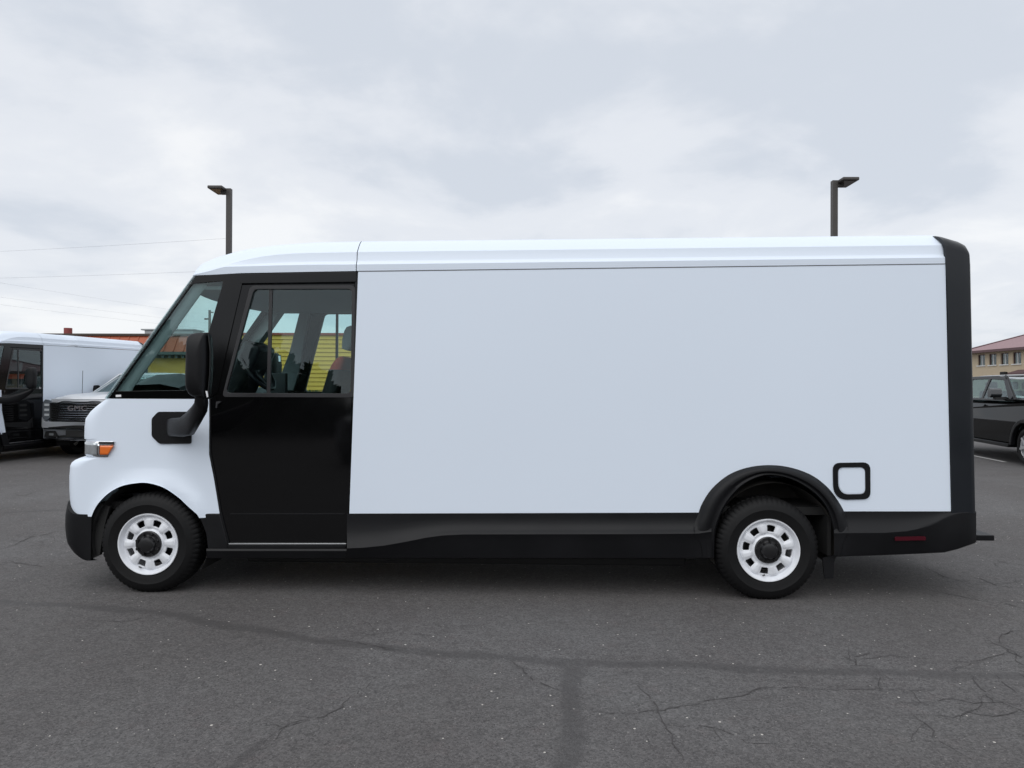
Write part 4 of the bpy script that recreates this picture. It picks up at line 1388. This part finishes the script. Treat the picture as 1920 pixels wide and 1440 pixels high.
    front('skid_strip', dense(-.55, .55, .40, .435), -.05, MAT['chrome'], .05, .005)
    front('licence_recess', dense(-.30, .30, .48, .62, 4), -.025, MAT['dark'], .03, .005)
    for s in (-1, 1):
        fb = front('fog_lamp_recess', rounded([(s * .52, .47), (s * .90, .47), (s * .86, .58), (s * .58, .59)], .02), -.028, MAT['dark'], .04, .004)
        front('fog_lamp', rounded([(s * .62, .50), (s * .74, .50), (s * .74, .55), (s * .62, .55)], .01), -.036, MAT['clear_lens'], .02, .003, fb)
        front('fog_lamp_bezel', dense(min(s * .56, s * .88), max(s * .56, s * .88), .592, .602, 4), -.034, MAT['chrome'], .02, .002, fb)
        front('fog_lamp_bezel', dense(min(s * .52, s * .90), max(s * .52, s * .90), .455, .466, 4), -.034, MAT['chrome'], .02, .002, fb)
        hl_ = front('headlight', rounded([(s * .72, .90), (s * .86, .82), (s * .97, .88), (s * .96, 1.22), (s * .88, 1.29), (s * .72, 1.27)], .02), -.02, MAT['lamp_dark'], .10, .01)
        for k, z in enumerate((.95, 1.06, 1.17)):
            front('lamp_cell', rounded([(s * .76, z - .025), (s * .90, z - .025), (s * .90, z + .025), (s * .76, z + .025)], .01), -.028, MAT['lamp_white'], .03, .004, hl_)
        front('corner_panel', rounded([(s * .86, .68), (s * 1.0, .68), (s * .99, .90), (s * .90, .80)], .02), -.015, paint, .1, .01)
    g = front('grille', rounded([(-.66, .81), (.66, .81), (.72, .93), (.72, 1.20), (.66, 1.225), (-.66, 1.225), (-.72, 1.20), (-.72, .93)], .02), -.01, MAT['dark'], .05, .005, None, .10)
    for k, z in enumerate((.85, .90, .95, 1.00, 1.05, 1.10, 1.15)):
        front('grille_bar', dense(-.66, .66, z - .009, z + .009, 10), -.035, MAT['chrome'], .03, .003, g, .10)
    front('grille_rim', dense(-.70, .70, 1.195, 1.215, 10), -.04, MAT['chrome'], .03, .003, g, .10)
    front('hood_nose', dense(-.74, .74, 1.225, 1.30, 12), 0.02, paint, .1, .015)
    if front_grille:
        cu = bpy.data.curves.new('emblem', 'FONT')
        cu.body = 'GMC'; cu.size = .15; cu.align_x = 'CENTER'; cu.align_y = 'CENTER'; cu.extrude = .012; cu.space_character = 1.12
        ob = bpy.data.objects.new('emblem_curve', cu); COL.objects.link(ob)
        bpy.context.view_layer.update()
        me = bpy.data.meshes.new_from_object(ob.evaluated_get(bpy.context.evaluated_depsgraph_get()))
        bpy.data.objects.remove(ob)
        em = bpy.data.objects.new('emblem', me); COL.objects.link(em); em.parent = g
        me.materials.clear(); me.materials.append(MAT['emblem'])
        em.matrix_local = Matrix.Translation((-.055, 0, 1.10)) @ Matrix(((0, 0, -1, 0), (-1, 0, 0, 0), (0, 1, 0, 0), (0, 0, 0, 1)))
        em.scale = (1.3, 1, 1)
    # --- wheels
    tprof = [(0.25, .02), (0.27, .0), (0.33, -.008), (0.375, .01), (0.40, .04), (0.405, .13), (0.40, .22), (.36, .26), (.25, .25)]
    first = None
    for s in (-1, 1):
        for cx in (1.0, 4.72):
            w = empty('wheel', (cx, s * .99, .405), t)
            if s > 0: w.rotation_euler = (0, 0, math.pi)
            if first is None:
                lathe('tyre', tprof, MAT['rubber'], w, 64, 40)
                lathe('rim', [(0.25, .02), (0.245, .01), (0.235, .03), (0.225, .10), (0.20, .12), (0.05, .10)], MAT['alloy'], w, 40, 40)
                for k in range(6):
                    a = R(60 * k + 15)
                    d = Vector((math.cos(a), 0, math.sin(a))); n = Vector((-math.sin(a), 0, math.cos(a)))
                    pts = [d * .03 + n * .035, d * .24 + n * .022, d * .24 - n * .022, d * .03 - n * .035]
                    q = polyplate('spoke', [p + Vector((0, .015, 0)) for p in pts], .03, MAT['alloy'], w, .006)
                lathe('hub_cap', [(0.055, .03), (.05, .0), (.03, -.008), (.001, -.01)], MAT['alloy'], w, 24, 40)
                first = w
            else:
                for ch in first.children:
                    c = ch.copy(); COL.objects.link(c); c.parent = w
    # wheel-house darkness
    for s in (-1, 1):
        for cx in (1.0, 4.72):
            rows = [[Vector((cx + .52 * math.cos(a), s * y, .40 + .52 * math.sin(a))) for y in (.92, .6)] + [Vector((cx, s * .6, .40))] for a in np.linspace(-.3, math.pi + .3, 16)]
            grid('wheel_well', rows, MAT['dark'], t)
    return t

MAT['grey_paint'] = material('metallic_grey_paint', (0.58, 0.60, 0.63), 0.34, metal=0.05, coat=0.6)
MAT['lamp_white'] = material('pale_lamp_cell', (0.75, 0.78, 0.80), 0.2, coat=0.5)
MAT['emblem'] = material('satin_emblem', (0.30, 0.27, 0.27), 0.3, metal=0.8)
MAT['black_paint'] = material('black_car_paint', (0.0025, 0.0027, 0.003), 0.10, spec=0.25)
MAT['truck_glass'] = glass('truck_window_glass', (0.62, 0.74, 0.73), 1.55)
MAT['mirror_cap'] = material('dark_mirror_cap', (0.03, 0.033, 0.036), 0.18, coat=0.6)
MAT['bumper_dark'] = material('grey_bumper_plastic', (0.20, 0.21, 0.225), 0.4)
MAT['chrome_dark'] = material('dark_chrome', (0.22, 0.22, 0.23), 0.2, metal=1.0)
MAT['lamp_dark'] = material('smoked_headlight', (0.24, 0.27, 0.30), 0.12, metal=0.3, coat=0.8)
MAT['alloy'] = material('alloy_wheel', (0.55, 0.56, 0.58), 0.3, metal=0.7)

def park(o, u, depth, ang, ref):
    """stand a vehicle so that its local point ref lies at column u and this distance; ang = turn of its axis from the view axis"""
    a = _yaw - R(ang)
    ax = Vector((math.sin(-a), math.cos(a), 0))
    o.rotation_euler = (0, 0, math.atan2(ax.y, ax.x))
    r = Vector(ref); r.rotate(o.rotation_euler)
    o.location = W(u, depth) - r
    return o
grey = pickup('metallic grey pickup truck with chrome grille parked beside the rear white van', None, MAT['grey_paint'], True)
park(grey, 89, 15.8, 6, (0.25, 0.95, 0))
tube('aerial', [(1.25, .88, 1.28), (1.27, .88, 1.95)], 0.006, MAT['trim'], grey, 6)
blk = pickup('black pickup truck parked behind the rear end of the nearest white van', None, MAT['black_paint'], False)
park(blk, 1921, 14.6, 10, (1.0, 1.02, 0))


# two more pickups across the aisle behind the photographer: they show as reflections in the door
def copy_tree(o, parent=None):
    c = o.copy(); COL.objects.link(c); c.parent = parent
    for ch in list(o.children): copy_tree(ch, c)
    return c
for src, x, y, lab in ((grey, -4.6, -14.5, 'grey pickup truck across the aisle behind the photographer, left of the black one'), (blk, -1.2, -15.0, 'black pickup truck across the aisle behind the photographer')):
    c = copy_tree(src)
    c.rotation_euler = (0, 0, R(-90))
    c.location = (x, y, 0)
    c['label'] = lab

# ================================================================== BUILDINGS
MAT['yellow'] = material('yellow_siding', (0.66, 0.41, 0.06), 0.6, var=0.12, vscale=1.5)
MAT['yellow2'] = material('ochre_stucco', (0.60, 0.40, 0.09), 0.8, var=0.08, vscale=3)
MAT['red_cap'] = material('red_metal_coping', (0.30, 0.06, 0.04), 0.5)
MAT['orange'] = material('orange_red_roof_metal', (0.36, 0.085, 0.035), 0.55, var=0.10, vscale=2, streak=(6, 1, .4))
MAT['brown'] = material('dark_brown_coping', (0.06, 0.045, 0.035), 0.6)
MAT['teal'] = material('grey_green_soffit', (0.10, 0.125, 0.115), 0.7)
MAT['brick_red'] = material('red_flue', (0.24, 0.05, 0.045), 0.6)
MAT['hvac'] = material('roof_unit_grey', (0.35, 0.37, 0.38), 0.6)
MAT['tan'] = material('tan_siding', (0.58, 0.475, 0.335), 0.8, var=0.08, vscale=2)
MAT['maroon_roof'] = material('maroon_shingles', (0.30, 0.20, 0.21), 0.85, var=0.22, vscale=6, bump=0.3, bscale=8)
MAT['maroon_dark'] = material('maroon_fascia', (0.13, 0.075, 0.08), 0.7)
MAT['pale_frame'] = material('pale_window_frame', (0.72, 0.72, 0.70), 0.5)
MAT['blind'] = material('pale_curtain', (0.42, 0.44, 0.45), 0.9)
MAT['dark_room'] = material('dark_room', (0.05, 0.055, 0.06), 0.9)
MAT['far_glass'] = glass('building_glass', (0.75, 0.8, 0.8), 1.5)

def frame_at(o, u, depth, ang):
    """local x runs to the right as seen, local y away; ang turns the front"""
    o.location = W(u, depth)
    o.rotation_euler = (0, 0, _yaw + R(ang))
    return o

# ---- low yellow building with lap siding
yb_ = empty('commercial_building')
tag(yb_, 'low yellow building with horizontal lap siding and thin red roof edge', 'building')
D1 = 34.0
frame_at(yb_, 372, D1, 0)
Hy = Zat(629, D1)
LEN = 9.5
box('wall', 0, LEN, .12, 12, 0, Hy - .02, MAT['yellow'], yb_)
nb = int(round(Hy / .205))
base_mesh = None
for k in range(nb):
    h = Hy / nb
    v = [(0, 0.0, 0), (LEN, 0.0, 0), (LEN, .118, 0), (0, .118, 0), (0, .045, h - .004), (LEN, .045, h - .004), (LEN, .118, h - .004), (0, .118, h - .004)]
    if base_mesh is None:
        o = mesh_obj('siding_board', v, box_data(0, 1, 0, 1, 0, 1)[1], MAT['yellow'], yb_)
        base_mesh = o
    else:
        o = base_mesh.copy(); COL.objects.link(o)
    o.location = (0, 0, k * h)
box('roof_coping', -.05, LEN + .05, -.06, 12.1, Hy, Hy + .10, MAT['red_cap'], yb_)
# ---- wing with an orange mansard at the left
wg = empty('restaurant_building')
tag(wg, 'building with orange metal mansard roof and ochre wall at the left', 'building')
D2 = 30.0
frame_at(wg, 372, D2, -1.0)
z_soff, z_brk, z_top = Zat(662, D2), Zat(667, D2), Zat(630, D2)
WL = 14.0
box('wall', -WL, 0.2, .45, 9, 0, z_soff, MAT['yellow2'], wg)
box('soffit', -WL - .2, 0.3, 0.0, .6, z_soff - .10, z_soff + .02, MAT['teal'], wg)
mans = [(-WL - .2, 0.0, z_soff + .02), (0.3, 0.0, z_soff + .02), (0.0, .45, z_top), (-WL, .45, z_top)]
nribs = 0
polyplate('mansard_roof', mans, .08, MAT['orange'], wg)
rb = None
for k in range(36):
    x = -.25 - k * .42
    if rb is None:
        rb = polyplate('roof_rib', [(-.02, -.03, z_soff + .04), (.02, -.03, z_soff + .04), (.02, .42, z_top), (-.02, .42, z_top)], .03, MAT['orange'], wg)
        o = rb
    else:
        o = rb.copy(); COL.objects.link(o)
    o.location = (x, 0, 0)
box('roof_coping', -WL - .1, 0.25, .36, .75, z_top, z_top + .09, MAT['brown'], wg)
bk = None
for k in range(40):
    if bk is None:
        v, f = box_data(-.05, .05, .12, .46, z_soff - .24, z_soff - .09)
        bk = mesh_obj('bracket', v, f, MAT['teal'], wg); o = bk
    else:
        o = bk.copy(); COL.objects.link(o)
    o.location = (-.15 - k * .29, 0, 0)
box('roof_slab', -WL, 0.2, .5, 9, z_soff, z_top - .05, MAT['brown'], wg)

def on_roof(u, depth): return W(u, depth, 0)
# ---- things on that roof
p = W(127, 32.5)
fl = empty('roof_flue', (p.x, p.y, z_top - .06))
tag(fl, 'short round red flue standing on the orange roofed building', 'flue')
hq = Zat(617.5, 32.5) - z_top + .06
lt = lathe('pipe', [(.0, 0), (.17, 0), (.17, hq), (.0, hq)], MAT['brick_red'], fl, 20)
lt.rotation_euler = (R(90), 0, 0)
box('flange', -.30, .30, -.30, .30, 0, .12, MAT['brick_red'], fl, .01)
p = W(335, 33.0)
ac = empty('rooftop_unit', (p.x, p.y, z_top - .06))
tag(ac, 'flat pale grey ventilation unit on the roof seen through the side window', 'rooftop unit')
hu = Zat(620, 33) - z_top + .06
box('housing', -1.35, .9, -.5, .5, 0, hu - .06, MAT['hvac'], ac, .02)
box('lid', -1.5, .95, -.55, .55, hu - .06, hu, MAT['hvac'], ac, .01)
vt = lathe('vent', [(.001, 0), (.16, 0), (.19, .25), (.15, .34), (.001, .36)], MAT['hvac'], ac, 16)
vt.rotation_euler = (R(90), 0, 0); vt.location = (-.25, 0, hu)

# ---- tan two-storey building at the right
tb = empty('two_storey_building')
tag(tb, 'tan two storey building with maroon hipped roof beyond the black pickup', 'building')
LAT = (1839 - 960) / FPX * 72.0
dfar = LAT * FPX / (1821 - 960)
ang_t = R(2.0)
# local x: along the wall towards the camera; local y: away from the lot; origin at the far corner
pf = W(1821, dfar)
dirn = Vector((-math.sin(_yaw - ang_t) , math.cos(_yaw - ang_t), 0)) * -1
tb.location = pf
tb.rotation_euler = (0, 0, math.atan2(dirn.y, dirn.x))
ze = 5.28
BL_ = 40.0
def wall_x(u):
    """distance along the wall at which column u is met"""
    d = ray(u, 725); d = Vector((d.x, d.y))
    a = Vector((pf.x - CAM.x, pf.y - CAM.y)); w = Vector((dirn.x, dirn.y))
    det = d.x * (-w.y) - d.y * (-w.x)
    s = (d.x * a.y - d.y * a.x) / (-(d.x * w.y - d.y * w.x)) if True else 0
    return s
wins = []
for u0, u1 in ((1833.5, 1844.5), (1853, 1866), (1875, 1888), (1899, 1912)):
    wins.append((wall_x(u0), wall_x(u1)))
step_w = (wins[3][0] - wins[0][0]) / 3
ww = sum(b - a for a, b in wins) / 4 * 1.15
hz0, hz1 = 3.92, 5.02
xw = [wins[0][0] + step_w * k for k in range(12)]
holes = [[(x, hz0), (x + ww, hz0), (x + ww, hz1), (x, hz1)] for x in xw if x + ww < BL_ - .5]
plate('wall', [(0, 0), (BL_, 0), (BL_, ze), (0, ze)], holes, lambda x, z, d: Vector((x, d, z)), 0.35, MAT['tan'], tb)
box('end_wall', -.02, .33, .36, 14, 0, ze, MAT['tan'], tb)
box('end_wall', BL_ - .33, BL_ + .02, .36, 14, 0, ze, MAT['tan'], tb)
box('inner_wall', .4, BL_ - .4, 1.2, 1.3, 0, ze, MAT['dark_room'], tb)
proto = None
for h in holes:
    if proto is None:
        fr_ = mesh_obj('window', *(lambda: (lambda vs_, fs_: (vs_, fs_))(*box_data(ww * .44, ww * .52, .10, .16, hz0, hz1)))(), MAT['pale_frame'], tb)
        box('sill', -.10, ww + .10, -.10, .12, hz0 - .10, hz0, MAT['pale_frame'], fr_)
        box('pane', 0.02, ww - .02, .13, .14, hz0, hz1, MAT['far_glass'], fr_)
        box('curtain', ww * .05, ww * .50, .24, .26, hz0, hz1, MAT['blind'], fr_)
        box('frame', -.03, .05, .09, .17, hz0, hz1, MAT['maroon_dark'], fr_)
        box('frame', ww - .05, ww + .03, .09, .17, hz0, hz1, MAT['maroon_dark'], fr_)
        box('frame', -.03, ww + .03, .08, .18, hz1 - .08, hz1 + .02, MAT['maroon_dark'], fr_)
        proto = fr_; o = fr_
    else:
        o = proto.copy(); COL.objects.link(o)
        for ch in proto.children:
            c = ch.copy(); COL.objects.link(c); c.parent = o
    o.location = (h[0][0], 0, 0)
# hipped roof
ov = .7
rid = 7.0; zr_ = ze + 3.0
e0 = [(-ov, -ov, ze + .12), (BL_ + ov, -ov, ze + .12), (BL_ + ov, 14 + ov, ze + .12), (-ov, 14 + ov, ze + .12)]
r0_, r1_ = (7.0, 7.0, zr_), (BL_ - 7, 7.0, zr_)
rv = e0 + [r0_, r1_]
mesh_obj('roof', rv, [(0, 1, 5, 4), (1, 2, 5), (2, 3, 4, 5), (3, 0, 4), (3, 2, 1, 0)], MAT['maroon_roof'], tb)
box('fascia', -ov, BL_ + ov, -ov - .03, -ov + .03, ze - .12, ze + .11, MAT['maroon_dark'], tb)
box('soffit', -ov, BL_ + ov, -ov + .04, .02, ze - .03, ze + .02, MAT['maroon_dark'], tb)
tube('hip_cap', [(-ov, -ov, ze + .14), r0_], .09, MAT['maroon_dark'], tb, 6)
xa_ = wall_x(1884)
lampb = box('wall_vent', xa_ - .3, xa_ + .45, -.3, -.01, 2.85, 3.2, MAT['dark'], tb, .05)
xa_ = wall_x(1915)
aw = mesh_obj('awning', [(xa_ - .4, -.02, 3.35), (xa_ + 3, -.02, 3.35), (xa_ + 3, -1.0, 3.05), (xa_ - .4, -1.0, 3.05), (xa_ - .4, -.02, 3.2), (xa_ + 3, -.02, 3.2), (xa_ + 3, -1.0, 2.9), (xa_ - .4, -1.0, 2.9)], [(0, 1, 2, 3), (7, 6, 5, 4), (0, 3, 7, 4), (1, 5, 6, 2), (3, 2, 6, 7), (0, 4, 5, 1)], MAT['maroon_dark'], tb)

# ================================================================== LIGHT POLES, WIRES
def light_pole(u0, u1, v_top, depth, side, label):
    t = empty('light_pole')
    w = (u1 - u0) / FPX * depth
    p = W((u0 + u1) / 2, depth)
    t.location = p
    t.rotation_euler = (0, 0, _yaw)
    tag(t, label, 'light pole', 'parking lot light poles')
    h = Zat(v_top, depth)
    box('pole', -w / 2, w / 2, -w / 2, w / 2, .55, h, MAT['pole'], t, .008)
    lathe_b = box('base', -.28, .28, -.28, .28, 0, .55, MAT['concrete'], t, .02)
    box('base_plate', -.15, .15, -.15, .15, .55, .58, MAT['pole'], t, .005)
    s = side
    hd_ = empty('lamp_head', (0, 0, 0), t)
    x0, x1 = s * (w / 2 + .0), s * (w / 2 + .40)
    xa, xb = min(x0, x1), max(x0, x1)
    o = box('housing', xa, xb, -.34, .36, h - .075, h + .005, MAT['pole'], hd_, .02)
    box('lens', xa + .05, xb - .05, -.28, .30, h - .083, h - .0765, MAT['pole2'], hd_)
    ax0, ax1 = sorted((s * w / 2 * .9, s * (w / 2 + .16)))
    box('arm', ax0, ax1, -.05, .05, h - .16, h - .03, MAT['pole'], hd_, .01)
    return t
MAT['concrete'] = material('concrete', (0.32, 0.31, 0.29), 0.9, var=0.15, vscale=6)
lp1 = light_pole(423.5, 432.5, 355, 19.6, -1, 'bronze parking lot light pole behind the cab of the nearest van')
lp2 = light_pole(1558.5, 1568.5, 336, 17.6, 1, 'bronze parking lot light pole behind the rear half of the nearest van')

# utility pole seen through the quarter window
D4 = 62.0
up_ = empty('utility_pole'); p = W(392.5, D4); up_.location = p; up_.rotation_euler = (0, 0, _yaw)
tag(up_, 'slim wooden utility pole with crossarm seen through the front side window', 'utility pole')
MAT['wood'] = material('weathered_pole_wood', (0.12, 0.10, 0.085), 0.9, var=0.2, vscale=6)
hp = Zat(583, D4)
tube('pole', [(0, 0, 0), (0, 0, hp)], [.15, .11], MAT['wood'], up_, 10)
box('crossarm', -.45, .08, -.06, .06, Zat(601, D4), Zat(598, D4), MAT['wood'], up_)
box('transformer_bracket', .02, .32, -.06, .06, Zat(588, D4), Zat(586, D4), MAT['wood'], up_)
MAT['wire'] = material('power_cable', (0.30, 0.31, 0.33), 0.7)
def wire(a, b, sag, rad, label):
    pts = []
    for k in range(25):
        t = k / 24
        q = a.lerp(b, t); q.z -= sag * 4 * t * (1 - t)
        pts.append(q)
    o = tube('power_line', pts, rad, MAT['wire'], None, 6)
    tag(o, label, 'cable', 'overhead power lines')
def at3(u, v, depth):
    return CAM + ray(u, v) * (depth / 1.0)
lpd = 19.6
wire(at3(424.5, 447, lpd), at3(-420, 485, 30), .10, .0023, 'upper cable running left from the light pole across the sky')
wire(at3(424.5, 507, lpd), at3(-420, 525, 30), .10, .0023, 'lower cable from the light pole passing behind the van brow')
for (v0, v1, lab) in ((526, 591, 'topmost of three cables sloping down to the utility pole'), (553, 606, 'middle of three cables sloping down to the utility pole'), (567, 617, 'lowest of three cables sloping down to the utility pole')):
    a = at3(392.5, v1, D4)
    s = (v1 - v0) / 392.5
    b = at3(-330, v0 - s * 330 + 2, 40)
    wire(a, b, .12, .0036, lab)

# ================================================================== PARKING LINES, SHRUBS
def stripe(u0, v0, u1, v1, w=.10):
    a, b = G(u0, v0), G(u1, v1)
    d = (b - a).normalized(); n = Vector((-d.y, d.x, 0)) * w / 2
    q = [a + n, b + n, b - n, a - n]
    o = mesh_obj('parking_line', [(p.x, p.y, .004) for p in q], [(0, 3, 2, 1)], MAT['line'], None)
    if o.data.polygons[0].normal.z < 0: o.data.flip_normals()
    tag(o, 'white painted bay line on the asphalt', kind='structure')
MAT['line'] = material('worn_white_paint', (0.62, 0.62, 0.60), 0.7, var=0.3, vscale=20)
stripe(1790, 847.5, 1885, 866.5, .085)

MAT['leaf'] = material('shrub_leaves', (0.055, 0.10, 0.03), 0.6, var=0.4, vscale=9)
MAT['twig'] = material('shrub_twigs', (0.06, 0.045, 0.03), 0.9)
def shrub(u, depth, h, w, label):
    t = empty('shrub', W(u, depth))
    tag(t, label, 'shrub', 'shrubs along the yellow wall')
    vs_, fs_ = [], []
    for k in range(900):
        a = random.uniform(0, 2 * math.pi); z = h * (0.15 + .85 * random.random() ** .8)
        rr_ = w * math.sqrt(random.random()) * (1.05 - .45 * (z / h) ** 2) * (1 + .25 * math.sin(3 * a + u))
        c = Vector((rr_ * math.cos(a), rr_ * math.sin(a), z))
        n = Vector((random.gauss(0, 1), random.gauss(0, 1), random.gauss(.4, 1))).normalized()
        e1 = n.orthogonal().normalized(); e1.rotate(Matrix.Rotation(random.uniform(0, 6.28), 3, n)); e2 = n.cross(e1)
        s = random.uniform(.03, .065)
        b = len(vs_)
        vs_ += [c - e1 * s, c + e2 * s * .5, c + e1 * s, c - e2 * s * .5]
        fs_.append((b, b + 1, b + 2, b + 3))
    fo = mesh_obj('foliage', vs_, fs_, MAT['leaf'], t, fix=False); tag(fo, kind='stuff')
    for k in range(5):
        a = k * 1.26
        tube('stem', [(0, 0, 0), (.3 * w * math.cos(a), .3 * w * math.sin(a), h * .5), (.6 * w * math.cos(a), .6 * w * math.sin(a), h * .85)], [.02, .014, .006], MAT['twig'], t, 6)
shrub(588, 30.5, 1.42, .55, 'low green shrub at the foot of the yellow wall, seen through the cab')
shrub(612, 30.8, 1.30, .5, 'second low green shrub beside the taller one under the yellow wall')

# a belt of trees across the road, mirrored in the van's windows and door
MAT['wood_mass'] = material('dark_tree_belt', (0.035, 0.05, 0.025), 0.9, var=0.5, vscale=1.2)
vs_, fs_ = [], []
for k in range(9000):
    x = random.uniform(-70, 70)
    hmax = 5.2 + 1.6 * math.sin(x * .23 + 1) + 1.1 * math.sin(x * .61) + .8 * math.sin(x * 1.7 + 2)
    z = hmax * (1 - random.random() ** 1.4 * .97)
    c = Vector((x, -44 - 3 * random.random() * (1 - z / 9), z))
    n = Vector((random.gauss(0, 1), random.gauss(0, 1.5), random.gauss(.3, 1))).normalized()
    e1 = n.orthogonal().normalized(); e2 = n.cross(e1)
    s = random.uniform(.35, .75)
    b_ = len(vs_)
    vs_ += [c - e1 * s, c + e2 * s * .6, c + e1 * s, c - e2 * s * .6]
    fs_.append((b_, b_ + 1, b_ + 2, b_ + 3))
nb_ = len(vs_)
for k in range(141):
    x = -70 + k
    hm = 4.3 + 1.5 * math.sin(x * .23 + 1) + 1.0 * math.sin(x * .61) + .7 * math.sin(x * 1.7 + 2) + random.uniform(-.4, .4)
    for i in range(6):
        vs_.append(Vector((x, -46 + 1.2 * math.sin(k * 1.3 + i * 2.1), hm * i / 5)))
for k in range(140):
    for i in range(5):
        a_ = nb_ + k * 6 + i
        fs_.append((a_, a_ + 1, a_ + 7, a_ + 6))
tbelt = mesh_obj('tree_belt', vs_, fs_, MAT['wood_mass'], None, fix=False)
tag(tbelt, 'dark belt of trees across the road behind the photographer', 'tree belt', kind='stuff')
